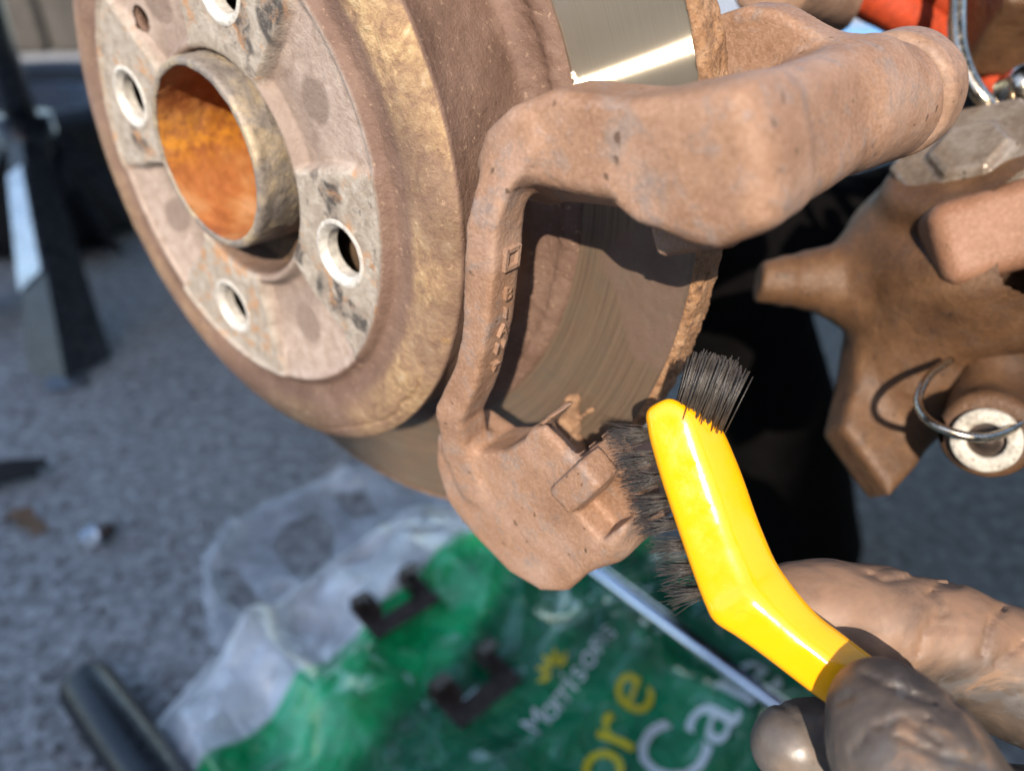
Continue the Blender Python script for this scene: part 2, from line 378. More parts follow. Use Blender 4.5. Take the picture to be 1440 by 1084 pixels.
# glove: thin grey rubber thick with rust dust
m = N('dirty_glove')
a, b, w = m.noise(52, 6, .62, dist=.9), m.noise(420, 5, .65), m.noise(75, 5, .6, dist=1.4)
c = m.ramp(a, [(.36, (.034, .026, .021)), (.47, (.060, .045, .035)), (.56, (.088, .063, .047)), (.61, (.18, .11, .068))])
c = m.mix(m.math('MULTIPLY', step(m, w, .55, .62), .7), c, (.085, .078, .074))
c = m.mix(m.math('MULTIPLY', m.attr('clean'), .8), c, m.mix(b, (.10, .08, .065), (.20, .165, .135)))
nb = m.bump(m.noise(34, 3, .5, dist=1.5), .0022, .35); nb = m.bump(b, .00012, .6, nb)
rg = m.math('SUBTRACT', m.math('ADD', m.math('MULTIPLY', b, .25), .45), m.math('MULTIPLY', m.attr('clean'), .2))
c = m.mix(m.math('MULTIPLY', m.attr('dusty'), m.ramp(a, [(.35, .35), (.6, 1.0)])), c, m.mix(b, (.195, .108, .062), (.255, .15, .093)))
M['glove'] = m.fin(c, rg, 0, nb)
# bag: green print, pale unprinted top
m = N('printed_bag')
pr = m.attr('print'); a = m.noise(16, 4, .6); 
gr = m.ramp(a, [(.35, (.002, .24, .075)), (.5, (.003, .44, .13)), (.68, (.008, .62, .23))]); gr = m.mix(m.attr('panel'), gr, m.ramp(a, [(.35, (.002, .10, .042)), (.65, (.004, .25, .095))]))
wh = m.ramp(m.noise(30, 4, .6), [(.35, (.52, .54, .55)), (.65, (.82, .82, .82))])
M['bag'] = m.fin(m.mix(pr, wh, gr), .17, 0, m.bump(m.noise(48, 5, .6, dist=1.8), .012, .75), Coat_Weight=1.0, Coat_Roughness=.08)
m = N('clear_film')
t = m.n('ShaderNodeBsdfTransparent'); t.inputs[0].default_value = (.93, .95, .97, 1); mx = m.n('ShaderNodeMixShader')
m.fin(m.mix(m.noise(40, 4), (.5, .53, .57), (.72, .74, .77)), .22, 0, m.bump(m.noise(90, 4, .6, dist=1.0), .003, .5))
m.l(m.ramp(m.noise(35, 5, .65), [(.35, .25), (.7, .8)]), mx.inputs[0]); m.l(t.outputs[0], mx.inputs[1]); m.l(m.b.outputs[0], mx.inputs[2]); m.l(mx.outputs[0], m.out.inputs['Surface'])
M['film'] = m.m
M['print_white'] = plain('white_print', (.62, .66, .66), .3, 0, .08, 60)
M['print_yellow'] = plain('yellow_print', (.62, .50, .02), .3, 0, .12, 60)

# ================================================================== THE SETTING
gv = np.array([[-60, -60, 0], [60, -60, 0], [60, 60, 0], [-60, 60, 0]], float)
put('ground', gv, np.array([[0, 1, 2, 3]]), M['asphalt'], kind='structure')
# loose chips in the tarmac
V, F = [], []
for i in range(900):
    px, py = random.uniform(-60, 700), random.uniform(430, 1100)
    p = G(px, py); s = random.uniform(.0012, .0042)*(1.8 if random.random() < .05 else 1)
    q = RNG.normal(size=(6, 3))*.25+np.array([[1, 0, 0], [-1, 0, 0], [0, 1, 0], [0, -1, 0], [0, 0, .8], [0, 0, -.4]])
    V.append(q*s+p+np.array([0, 0, s*.1])); F.append(np.array([[0, 2, 4], [2, 1, 4], [1, 3, 4], [3, 0, 4], [2, 0, 5], [1, 2, 5], [3, 1, 5], [0, 3, 5]])+6*i)
o = put('gravel', np.concatenate(V), np.concatenate(F), M['chip'], smooth=False, kind='stuff')
tag(o, 'loose grey stone chips scattered over the dark asphalt', 'gravel')

# horizontal frame of the car: OUT = outward from the wheel, ALONG = along the car's side
OUT = np.array([*(c2w(NV)-c2w(np.zeros(3)))[:2], 0]); OUT /= np.linalg.norm(OUT)
ALONG = np.array([-OUT[1], OUT[0], 0]); UPV = np.array([0, 0, 1.])
HUB = D(np.array(0.), np.array(0.), np.array(0.))
def CARP(al, inb, z): return HUB+ALONG*al-OUT*inb+np.array([0, 0, z-HUB[2]])
# the car's flank and floor above the wheel (out of the picture, shades the ground under the car)
car = thing('car_body', Vector(CARP(0, .6, .47)), 'dark car body raised on the axle stand above the bare brake', 'car')
prof = [(-1.0, .47), (-.40, .47)]+[(-.40*math.cos(t), .47+.34*math.sin(t)) for t in np.linspace(.1, math.pi-.1, 22)]+[(.40, .47), (.42, .30), (2.6, .30), (2.6, .95), (-1.0, .95)]
bm = bmesh.new()
f1 = [bm.verts.new(CARP(x, -.03, z)) for x, z in prof]; f2 = [bm.verts.new(CARP(x, .0, z)) for x, z in prof]
bm.faces.new(f1); bm.faces.new(f2[::-1])
for i in range(len(prof)): bm.faces.new([f1[i], f1[i-1], f2[i-1], f2[i]])
bmesh.ops.recalc_face_normals(bm, faces=bm.faces[:])
put_bm('fender', bm, M['carpaint'], car, smooth=False)
parts = [box_np(CARP(-.70, .80, .50), [ALONG, -OUT, UPV], [.28, .79, .03]), box_np(CARP(1.52, .80, .50), [ALONG, -OUT, UPV], [1.08, .79, .03]), box_np(CARP(0.01, 1.02, .50), [ALONG, -OUT, UPV], [.42, .57, .03])]
V, F = join_np(parts); put('floor_pan', V, F, M['carpaint'], car, smooth=False)
V, F = box_np(CARP(0, .25, .83), [ALONG, -OUT, UPV], [.42, .24, .012]); put('wheel_arch_liner', V, F, M['rubber'], car, smooth=False)
# unseen wall added behind the camera to shade the ground but not the brake
SH = np.array([SUN.x, SUN.y, 0])/math.cos(SUN_EL); SN = np.array([-SH[1], SH[0], 0])
DW = 3.0; HW = .262+(DW-.13+.10)*math.tan(SUN_EL)
wall = thing('shade_wall', Vector(SH*DW), 'unseen stepped wall added behind the camera to shade the ground', 'shade blocker')
V, F = box_np(SH*DW+np.array([0, 0, HW/2-.03]), [SH, SN, UPV], [.10, 5.0, HW/2-.03]); put('shade_panel', V, F, M['kerb'], wall, smooth=False)
V, F = box_np(SH*DW+np.array([0, 0, HW-.028]), [SH, SN, UPV], [.13, 5.04, .028]); put('shade_cap', V, F, M['kerb'], wall, smooth=False)

V, F = box_np(SH*DW-SN*1.12+np.array([0, 0, 1.5]), [SH, SN, UPV], [.16, .90, 1.5]); put('tall_shade_panel', V, F, M['kerb'], wall, smooth=False)
V, F = box_np(SH*DW-SN*.150+np.array([0, 0, HW/2+.05]), [SH, SN, UPV], [.15, .068, HW/2+.05]); put('shade_post', V, F, M['kerb'], wall, smooth=False)
V, F = box_np(SH*DW+SN*.83+np.array([0, 0, HW/2+.085]), [SH, SN, UPV], [.15, .70, HW/2+.085]); put('raised_shade_panel', V, F, M['kerb'], wall, smooth=False)
V, F = box_np(CARP(.45, .95, .33), [ALONG, -OUT, UPV], [.42, .33, .11]); put('shade_box', V, F, M['rubber'], car, smooth=False)  # dark box added under the car to darken the ground and background

# ================================================================== BRAKE DISC
disc = thing('brake_disc', Vector(HUB), 'rusty brake disc with four bolt holes and a shiny worn band', 'brake disc')
HOLE_ANG = [math.radians(q) for q in (-52.6, 37.4, 127.4, -142.6)]     # atan2(a, b)
prof = [(31.8, 9), (31.8, 2), (31.8, -2.2), (32.3, -3.2), (33.5, -3.8), (36, -4), (65.5, -4), (66.8, -3.6), (67.8, -2.4), (69, -1.7), (72, -1.7), (76, -2.3), (80, -2.5), (84, -1.9), (87, -.7), (88.7, .4), (88.9, 1.0), (88.5, 1.8), (87.6, 6), (87.2, 14), (86.6, 24), (86.3, 28), (86.6, 29.6), (87.8, 31), (89.5, 31.9), (91.5, 32.3), (93.2, 32.2), (94.6, 31.6), (96, 31.7), (98.2, 33.0), (98.9, 34.4)]
prof = np.array(prof); seg = np.hypot(*(np.diff(prof, axis=0)).T); L = np.r_[0, np.cumsum(seg)]
s = np.arange(0, L[-1], .55); pr_r, pr_d = np.interp(s, L, prof[:, 0]), np.interp(s, L, prof[:, 1])
k = np.array([1, 2, 1])/4
for _ in range(1):
    pr_r[1:-1] = np.convolve(pr_r, k, 'valid'); pr_d[1:-1] = np.convolve(pr_d, k, 'valid')
NT = 1100
th = np.linspace(0, 2*math.pi, NT, endpoint=False)
Rr, T = np.meshgrid(pr_r, th, indexing='ij'); Dd = np.repeat(pr_d[:, None], NT, 1)
tr, td = np.gradient(pr_r), np.gradient(pr_d); ln = np.hypot(tr, td); nr, nd = (td/ln)[:, None], (-tr/ln)[:, None]   # outward normal (r, d)
A, B = Rr*np.sin(T), Rr*np.cos(T)
da = np.min(np.abs((T[None]-np.array(HOLE_ANG)[:, None, None]+math.pi) % (2*math.pi)-math.pi), 0)     # angle to the nearest hole
sst = lambda x, lo, hi: (lambda t: t*t*(3-2*t))(np.clip((x-lo)/(hi-lo), 0, 1))
onface = (s < L[7])[:, None]
wob = fbm(A*.08, B*.08, 0*A, 3)
lugm = 1-sst(da*Rr+wob*2.0, math.radians(25)*Rr-.8, math.radians(25)*Rr+1.2+.02*Rr)
facem = sst(Rr, 31.5, 33.0)*(1-sst(Rr, 65.6, 67.0))*(s < L[9])[:, None]
pocket = (1-lugm)*sst(Rr, 33.5, 36.5)*(1-sst(Rr, 63.5, 66.5))*(s < L[8])[:, None]*(s > L[3])[:, None]
dish = 1.2+2.6*np.clip((64-Rr)/24, 0, 1)
Dd = Dd+pocket*dish
lugout = lugm*sst(Rr, 65.0, 66.0)*(1-sst(Rr, 67.6, 69.0))*(s < L[10])[:, None]
Dd = Dd-lugout*1.1
crustm = sst(Rr, 73, 77.5)*np.clip(.25+.85*np.exp(-((np.degrees(T)-95)/42)**2), 0, 1)*(s < L[15])[:, None]*(s > L[10])[:, None]*np.clip(.55+1.5*fbm(A*.05+9, B*.05, Dd*.05, 2), .15, 1)
ringm = (s > L[22])[:, None]*1.0
disp = .18*fbm(A*.5, B*.5, Dd*.5, 3)+crustm*.5*fbm(A*1.1, B*1.1, Dd*1.1, 3)+ringm*.28*fbm(A*.6, B*.6, Dd*.6+5, 3)+.06*vnoise(A*2, B*2, Dd*2)
flank = ((s > L[18]) & (s < L[22]))[:, None]*1.0
disp = disp+flank*.25*fbm(A*.25, B*.25, Dd*.25+3, 3)
crack = [AB(x, y, -1.5) for x, y in ((450, 603), (495, 600), (540, 592), (560, 580), (562, 568), (577, 560), (588, 545), (597, 512))]
crack2 = [AB(x, y, -3.0) for x, y in ((556, 300), (553, 400), (560, 470), (556, 440))]
cw = sd_line2(A+.5*vnoise(A, B, 0*A), B+.5*vnoise(A+9, B, 0*A), crack); disp = disp-.7*np.exp(-(cw/.42)**2)*onface.astype(float)**0*(s < L[17])[:, None]
circ_line = np.exp(-((Dd-24.5)/.35)**2)*flank*(.5+.6*np.sin(T*2+1)); disp = disp+.2*circ_line
Rr = Rr+nr*disp; Dd = Dd+nd*disp
A, B = Rr*np.sin(T), Rr*np.cos(T)
V = D(A.ravel(), B.ravel(), Dd.ravel()); ns = len(s)
i, j = np.meshgrid(np.arange(ns-1), np.arange(NT), indexing='ij'); j2 = (j+1) % NT
F = np.stack([i*NT+j, i*NT+j2, (i+1)*NT+j2, (i+1)*NT+j], -1).reshape(-1, 4)
HR = 50.0; hc = [(HR*math.sin(t), HR*math.cos(t)) for t in HOLE_ANG]
slot_c = AB(200, 26, -1.0)
Am, Bm = A.ravel()[F].mean(1), B.ravel()[F].mean(1); Dm = Dd.ravel()[F].mean(1)
kill = np.zeros(len(F), bool)
for c in hc: kill |= (np.hypot(Am-c[0], Bm-c[1]) < 8.1) & (Dm < 2)
kill |= (np.hypot(Am-slot_c[0], Bm-slot_c[1]) < 3.6) & (Dm < 3)
F = F[~kill]
hd = np.min([np.hypot(A-c[0], B-c[1]) for c in hc], 0)
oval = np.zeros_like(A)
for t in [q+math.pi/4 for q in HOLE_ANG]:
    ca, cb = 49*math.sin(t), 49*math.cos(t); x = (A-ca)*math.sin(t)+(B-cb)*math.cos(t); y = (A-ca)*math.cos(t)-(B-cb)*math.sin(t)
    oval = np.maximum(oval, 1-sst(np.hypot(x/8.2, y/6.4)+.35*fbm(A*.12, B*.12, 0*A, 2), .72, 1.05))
stain = np.zeros_like(A)
for x, y, r in ((465, 280, 5.5), (460, 400, 6.5), (475, 425, 6), (500, 450, 6), (385, 40, 9), (250, 390, 5), (340, 50, 9), (195, 200, 6), (420, 350, 4)):
    c = AB(x, y, -4); stain = np.maximum(stain, 1-sst(np.hypot(A-c[0], B-c[1])/r+fbm(A*.3, B*.3, 0*A, 3), .45, .95))
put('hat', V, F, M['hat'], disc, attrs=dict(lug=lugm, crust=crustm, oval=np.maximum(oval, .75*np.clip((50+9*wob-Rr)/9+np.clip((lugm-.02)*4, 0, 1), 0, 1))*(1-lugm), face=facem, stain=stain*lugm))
def ring_np(c, pr, n=64, tilt=None):    # lathe round an axis parallel to the disc's, centre c=(a,b)
    t = np.linspace(0, 2*math.pi, n, endpoint=False); pr = np.array(pr, float)
    A = c[0]+pr[:, 0][:, None]*np.sin(t); B = c[1]+pr[:, 0][:, None]*np.cos(t); Dz = np.repeat(pr[:, 1][:, None], n, 1)
    i, j = np.meshgrid(np.arange(len(pr)-1), np.arange(n), indexing='ij'); j2 = (j+1) % n
    return D(A.ravel(), B.ravel(), Dz.ravel()), np.stack([i*n+j, i*n+j2, (i+1)*n+j2, (i+1)*n+j], -1).reshape(-1, 4)
for c in hc:
    V, F = ring_np(c, [(9.6, -3.4), (9.4, -4.15), (8.6, -4.4), (8.3, -4.35), (7.0, -3.0), (6.75, -2.6), (6.7, .6), (7.2, .8), (9.5, .9)])
    put('bolt_hole', V, F, M['hole'], disc, label='bare bright steel bolt hole bore').data.set_sharp_from_angle(angle=.5)
V, F = ring_np(slot_c, [(4.3, -.2), (4.0, -1.0), (3.4, -1.0), (3.2, 0), (3.2, 2.2), (5, 2.3)]); put('screw_hole', V, F, M['hat'], disc)
# friction faces
def annulus(r0, r1, d, nr, nt, sign):
    r = np.linspace(r0, r1, nr); t = np.linspace(0, 2*math.pi, nt+1)
    Rg, Tg = np.meshgrid(r, t, indexing='ij'); A, B = Rg*np.sin(Tg), Rg*np.cos(Tg)
    i, j = np.meshgrid(np.arange(nr-1), np.arange(nt), indexing='ij'); w = nt+1
    F = np.stack([i*w+j, i*w+j+1, (i+1)*w+j+1, (i+1)*w+j], -1).reshape(-1, 4)
    if sign < 0: F = F[:, ::-1]
    return Rg, Tg, A, B, F
Rg, Tg, A, B, F = annulus(98.5, 131.6, 34, 64, 900, 1)
deg = np.degrees(Tg); nzz = fbm(A*.06, B*.06, 0*A, 4)
dust = np.clip(sst(deg+14*nzz, 101, 110), 0, 1)*1.0
dust = np.maximum(dust, (deg < 20)*.4)
edge = np.maximum(1-sst(Rg+2.2*nzz, 98.6, 99.8), sst(Rg+2.0*nzz, 130.0, 131.2))
edge = np.maximum(edge, sst(deg, 100, 110)*sst(Rg+6*nzz, 126.5, 131.0))
c = AB(915, 440, 34); smear = 1-sst(np.hypot((A-c[0])/13, (B-c[1])/20)+.9*nzz, .75, 1.0)
rough_z = 34+.03*fbm(A*.5, B*.5, 0*A, 3)*np.maximum(dust, edge)+.12*smear*fbm(A*.4, B*.4, 2+0*A, 3)-.2*edge*np.abs(fbm(A*.7, B*.7, 0*A, 2))
put('friction_face', D(A.ravel(), B.ravel(), rough_z.ravel()), F, M['steel'], disc, attrs=dict(dust=dust, edge=edge, smear=smear*dust), uv=np.stack([(Tg*115).ravel(), Rg.ravel()], 1))
# outer rim: thick flaking rust
pr = np.array([(131.0, 33.7), (131.8, 33.7), (132.6, 34.4), (132.9, 35.6), (132.7, 37.2), (132.9, 39), (132.7, 41), (132.8, 43), (132.2, 44.6), (131, 45.2)])
seg = np.hypot(*np.diff(pr, axis=0).T); L2 = np.r_[0, np.cumsum(seg)]; ss = np.arange(0, L2[-1], .5)
r_, d_ = np.interp(ss, L2, pr[:, 0]), np.interp(ss, L2, pr[:, 1]); NR = 1500
t = np.linspace(0, 2*math.pi, NR, endpoint=False); Rg, Tg = np.meshgrid(r_, t, indexing='ij'); Dg = np.repeat(d_[:, None], NR, 1)
A, B = Rg*np.sin(Tg), Rg*np.cos(Tg); dsp = .95*fbm(A*.55, B*.55, Dg*.4, 4)+.35*np.abs(vnoise(A*.9, B*.9, Dg*.25))*2
Rg = Rg+dsp*sst(Dg, 33.6, 35); Dg = Dg-dsp*.5*(1-sst(Dg, 33.8, 35.5)); A, B = Rg*np.sin(Tg), Rg*np.cos(Tg)
i, j = np.meshgrid(np.arange(len(ss)-1), np.arange(NR), indexing='ij'); j2 = (j+1) % NR
put('rim', D(A.ravel(), B.ravel(), Dg.ravel()), np.stack([i*NR+j, i*NR+j2, (i+1)*NR+j2, (i+1)*NR+j], -1).reshape(-1, 4), M['rim'], disc)
Rg, Tg, A, B, F = annulus(34, 131.4, 45, 12, 180, -1)
put('back_face', D(A.ravel(), B.ravel(), np.full(A.size, 45.1)), F, M['cast_dull'], disc)
# ---- wheel hub behind and through it
HC = (.5, 4.5)
hub = thing('wheel_hub', Vector(D(np.array(.5), np.array(4.5), np.array(10.))), 'rusty hub nose with orange bore poking through the brake disc', 'wheel hub')
pr = np.array([(24.0, -8.9), (24.2, -9.4), (25.5, -9.5), (26.2, -9.1), (26.6, -8.2), (27.3, 9)]); seg = np.hypot(*np.diff(pr, axis=0).T); L2 = np.r_[0, np.cumsum(seg)]; ss = np.arange(0, L2[-1], .5)
def rough_lathe(c, pr, step_, amp, freq, n, seed=0):
    pr = np.array(pr, float); seg = np.hypot(*np.diff(pr, axis=0).T); L2 = np.r_[0, np.cumsum(seg)]; ss = np.arange(0, L2[-1]+step_*.5, step_)
    r_, d_ = np.interp(ss, L2, pr[:, 0]), np.interp(ss, L2, pr[:, 1]); t = np.linspace(0, 2*math.pi, n, endpoint=False)
    Rg, Tg = np.meshgrid(r_, t, indexing='ij'); Dg = np.repeat(d_[:, None], n, 1); A, B = Rg*np.sin(Tg), Rg*np.cos(Tg)
    Rg = Rg+amp*fbm(A*freq+seed, B*freq, Dg*freq, 3); A, B = c[0]+Rg*np.sin(Tg), c[1]+Rg*np.cos(Tg)
    i, j = np.meshgrid(np.arange(len(ss)-1), np.arange(n), indexing='ij'); j2 = (j+1) % n
    return A, B, Dg, D(A.ravel(), B.ravel(), Dg.ravel()), np.stack([i*n+j, i*n+j2, (i+1)*n+j2, (i+1)*n+j], -1).reshape(-1, 4)
A, B, Dg, V, F = rough_lathe(HC, pr, .5, .45, .35, 300); put('spigot', V, F, M['hubout'], hub)
A, B, Dg, V, F = rough_lathe(HC, [(24.0, -8.8), (23.7, -4), (23.4, 30), (14, 36), (.2, 37)], .6, .5, .25, 260, 3)
Dp = np.hypot(A-AB(245, 138, 8)[0], B-AB(245, 138, 8)[1]); hot = np.exp(-((A-HC[0]+21)/9)**2)*np.exp(-((B-HC[1]-9)/7.)**2)
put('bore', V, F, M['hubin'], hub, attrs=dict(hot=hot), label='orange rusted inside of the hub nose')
A, B, Dg, V, F = rough_lathe(HC, [(27.4, 8.8), (40, 9.2), (70, 9.4), (70, 18), (30, 19)], 1.5, .3, .2, 160, 5); put('flange', V, F, M['darkrust'], hub)

# ================================================================== CALIPER BRACKET (pad carrier)
bracket = thing('caliper_bracket', Vector(D(np.array(150.), np.array(-30.), np.array(60.))), 'rusty cast caliper bracket bridging over the edge of the brake disc', 'caliper bracket')
_E = [(250, 668, 745), (282, 664, 737), (315, 661, 732), (350, 660, 730), (379, 658, 727), (412, 657, 723), (444, 656, 719), (476, 653, 713), (508, 645, 703), (540, 632, 692), (573, 617, 676)]
_L = [AB(l, y, -7.5) for y, l, r in _E]; _R = [AB(r, y, -.5) for y, l, r in _E]
SPINE = [(112, -16.5)]+[tuple((a+b)/2) for a, b in zip(_L, _R)]+[(60, -88), (61, -98)]
BARW = [4.6]+[max(2.6, min(5.0, abs(b[0]-a[0])/2+.5)) for a, b in zip(_L, _R)]+[4.2, 4.5]
UPPER = [(94, -27), (97.5, -18), (103, -12.5), (111, -10), (121, -9.5), (136, -15), (148, -17.5), (157, -19), (159, -30), (156, -40), (147, -43), (131, -36), (120, -33), (108, -31), (99, -33)]
LOWER = [(53, -83), (48, -93), (47, -104), (53, -114), (64, -125), (74, -129), (84, -127), (98, -116), (109, -106), (112, -98), (105, -90), (100, -86), (94, -78.5), (89, -79.5), (85, -83), (77, -86.5), (68, -87), (60, -82)]
def f_br(A, B, Z):
    A2, B2 = A[:, :, :1], B[:, :, :1]
    w = np.interp(-B2, [-q[1] for q in SPINE], BARW)
    off = np.interp(-B2, [16, 30, 75, 92], [4, 0, 0, 4.])
    bar = extr(sd_line2(A2, B2, SPINE)-w, Z-off, -9.0, .8, 1.2)
    up = extr(sd_poly(A2, B2, UPPER), Z-.02*(A-120), -4, 12.5, 2.6)
    lo = extr(sd_poly(A2, B2, LOWER), Z, -4.5, 12.0, 1.9)
    up = smax(up, -(B+23+(A-108)*.353)*.8-(Z+4)*.6-np.maximum(A-128, 0)*.8, 2)
    o = smin(smin(bar, up, 3), lo, 3)
    arm = sd_box(A, B, Z, (148.5, -30, 34), np.eye(3), (10.5, 12.2, 37), 6.5)
    o = smin(o, arm, 4.5)
    o = smin(o, sd_cone(A, B, Z, (149, -31, 52), (150, -33, 76), 12.2, 13.6), 5)
    o = smax(o, Z-75.5+.6*vnoise(A*.3, B*.3, 0*A), 1)
    pl = extr(sd_poly(A2, B2, [(128, -40), (150, -40), (158, -22), (151, -16), (141, -7), (135, -4.5), (124, -4), (120, -20)]), Z, 50, 60, 1.5)
    o = smin(o, pl, 3)
    o = smin(o, sd_box(A, B, Z, (135, -40, 18), np.eye(3), (9, 6.5, 9), 2), 4)       # pad abutment under the arm
    loarm = extr(np.hypot(A2-97, B2+108)-10, Z, -2, 40, 4); o = smin(o, loarm, 5)
    x = np.array([*(AB(838, 655, -5)-AB(784, 705, -5)), 0.]); tx = axes_from(x, (0, 0, 1.))
    ca, cb = AB(859, 716, -4.5); o = smax(o, -sd_box(A, B, Z, (ca, cb, -5.5), tx, (10, 7.5, 4.4), 1.2), .8)
    ca, cb = AB(812, 684, -6); o = smin(o, sd_box(A, B, Z, (ca, cb, -3.4), tx, (7.6, 4.4, 3.8), .8), .5)
    ca, cb = AB(790, 628, 2); o = smax(o, -sd_box(A, B, Z, (ca, cb, 9), tx, (7, 11, 6.5), 1), 1.0)
    # the long groove between the letters' face and the front edge, casting waviness and pits
    return o+.30*fbm(A*.10, B*.10, Z*.10, 3)+.12*fbm(A*.5, B*.5, Z*.5, 2)
P, F = nets(f_br, (40, -138, -14), (168, 22, 84), .9)
put('carrier', D(P[:, 0], P[:, 1], P[:, 2]), F, M['cast'], bracket)
def f_boot(A, B, Z):
    r = np.hypot(A-150, B+33)
    o = extr(r-14.4, Z, 79.5, 93, 3.0); o = smin(o, extr(r-10.2, Z, 72, 84, .5), .5)
    return o+.5*fbm(A*.15, B*.15, Z*.15, 2)
P, F = nets(f_boot, (130, -54, 74), (170, -12, 98), .7); put('pin_boot', D(P[:, 0], P[:, 1], P[:, 2]), F, M['boot'], bracket, label='dusty rubber boot on the end of the arm')
# raised casting marks on the bar
def glyph(ch):
    cu = bpy.data.curves.new('g', 'FONT'); cu.body = ch; cu.size = 1; cu.resolution_u = 3; cu.extrude = .5; cu.align_x = 'CENTER'; cu.align_y = 'CENTER'
    ob = bpy.data.objects.new('g', cu); COL.objects.link(ob); dg = bpy.context.evaluated_depsgraph_get()
    me = ob.evaluated_get(dg).to_mesh(); bm = bmesh.new(); bm.from_mesh(me); ob.to_mesh_clear()
    bpy.data.objects.remove(ob); bpy.data.curves.remove(cu)
    bmesh.ops.remove_doubles(bm, verts=bm.verts[:], dist=1e-4)
    return bm
marks = [('\u25a1', (708, 357), 5.2), ('B', (712, 412), 4.6), ('I', (709, 440), 4.0), ('A', (704, 462), 4.4), ('N', (700, 486), 4.4), ('T', (690, 512), 4.2)]
for ch, (px, py), sz in marks:
    dd = -3.6; ab = AB(px, py, dd); cen = D(np.array(ab[0]), np.array(ab[1]), np.array(dd))
    # face of the bar: spanned by the spine direction and the disc axis
    seg = min(zip(SPINE[:-1], SPINE[1:]), key=lambda q: abs((q[0][1]+q[1][1])/2-ab[1]))
    e = np.array(seg[1], float)-np.array(seg[0], float); e /= np.linalg.norm(e); nrm = np.array([-e[1], e[0]])
    if nrm[0] < 0: nrm = -nrm
    p0 = np.array(seg[0], float); q = p0+e*((ab-p0)@e)+nrm*(float(np.interp(-ab[1], [-t[1] for t in SPINE], BARW))+.25)
    if ch == '\u25a1':
        bm = bmesh.new()
        for sx, sy, hx, hy in ((-.4, 0, .09, .5), (.4, 0, .09, .5), (0, -.41, .4, .09), (0, .41, .4, .09)):
            v, f = box_np((sx, sy, 0), np.eye(3), (hx, hy, .5)); vs = [bm.verts.new(t) for t in v]
            for ff in f: bm.faces.new([vs[t] for t in ff])
    else: bm = glyph(ch)
    # glyph x runs along the disc axis (left to right in view), glyph y runs up the bar
    ex = np.array([0, 0, 1.]); ey = np.array([-e[0], -e[1], 0]); ez = np.array([nrm[0], nrm[1], 0])
    for v in bm.verts:
        w = np.array([q[0], q[1], -3.6])+ex*v.co.x*sz*.95+ey*v.co.y*sz+ez*v.co.z*1.35
        v.co = D(np.array(w[0]), np.array(w[1]), np.array(w[2]))
    put_bm('raised_letter', bm, M['cast'], bracket, smooth=False)
# flakes of packed rust caught where the pad sat
def f_flake(A, B, Z):
    c1, c2 = AB(797, 592, 30), AB(823, 562, 30)
    o = smin(sd_cone(A, B, Z, (*AB(790, 615, 30), 31), (*AB(803, 565, 30), 31), 4.5, 2.2), sd_cone(A, B, Z, (*AB(812, 590, 30), 31), (*AB(828, 578, 30), 31), 1.1, .8), 1)
    o = smin(o, sd_cone(A, B, Z, (*AB(800, 640, 29), 30), (*AB(790, 600, 30), 31), 5, 3), 2)
    return o+1.6*fbm(A*.35, B*.35, Z*.35, 3)
c = AB(800, 600, 30); P, F = nets(f_flake, (c[0]-25, c[1]-25, 20), (c[0]+25, c[1]+25, 38), .5)
o = put('rust_clump', D(P[:, 0], P[:, 1], P[:, 2]), F, M['dirtflake'], bracket)

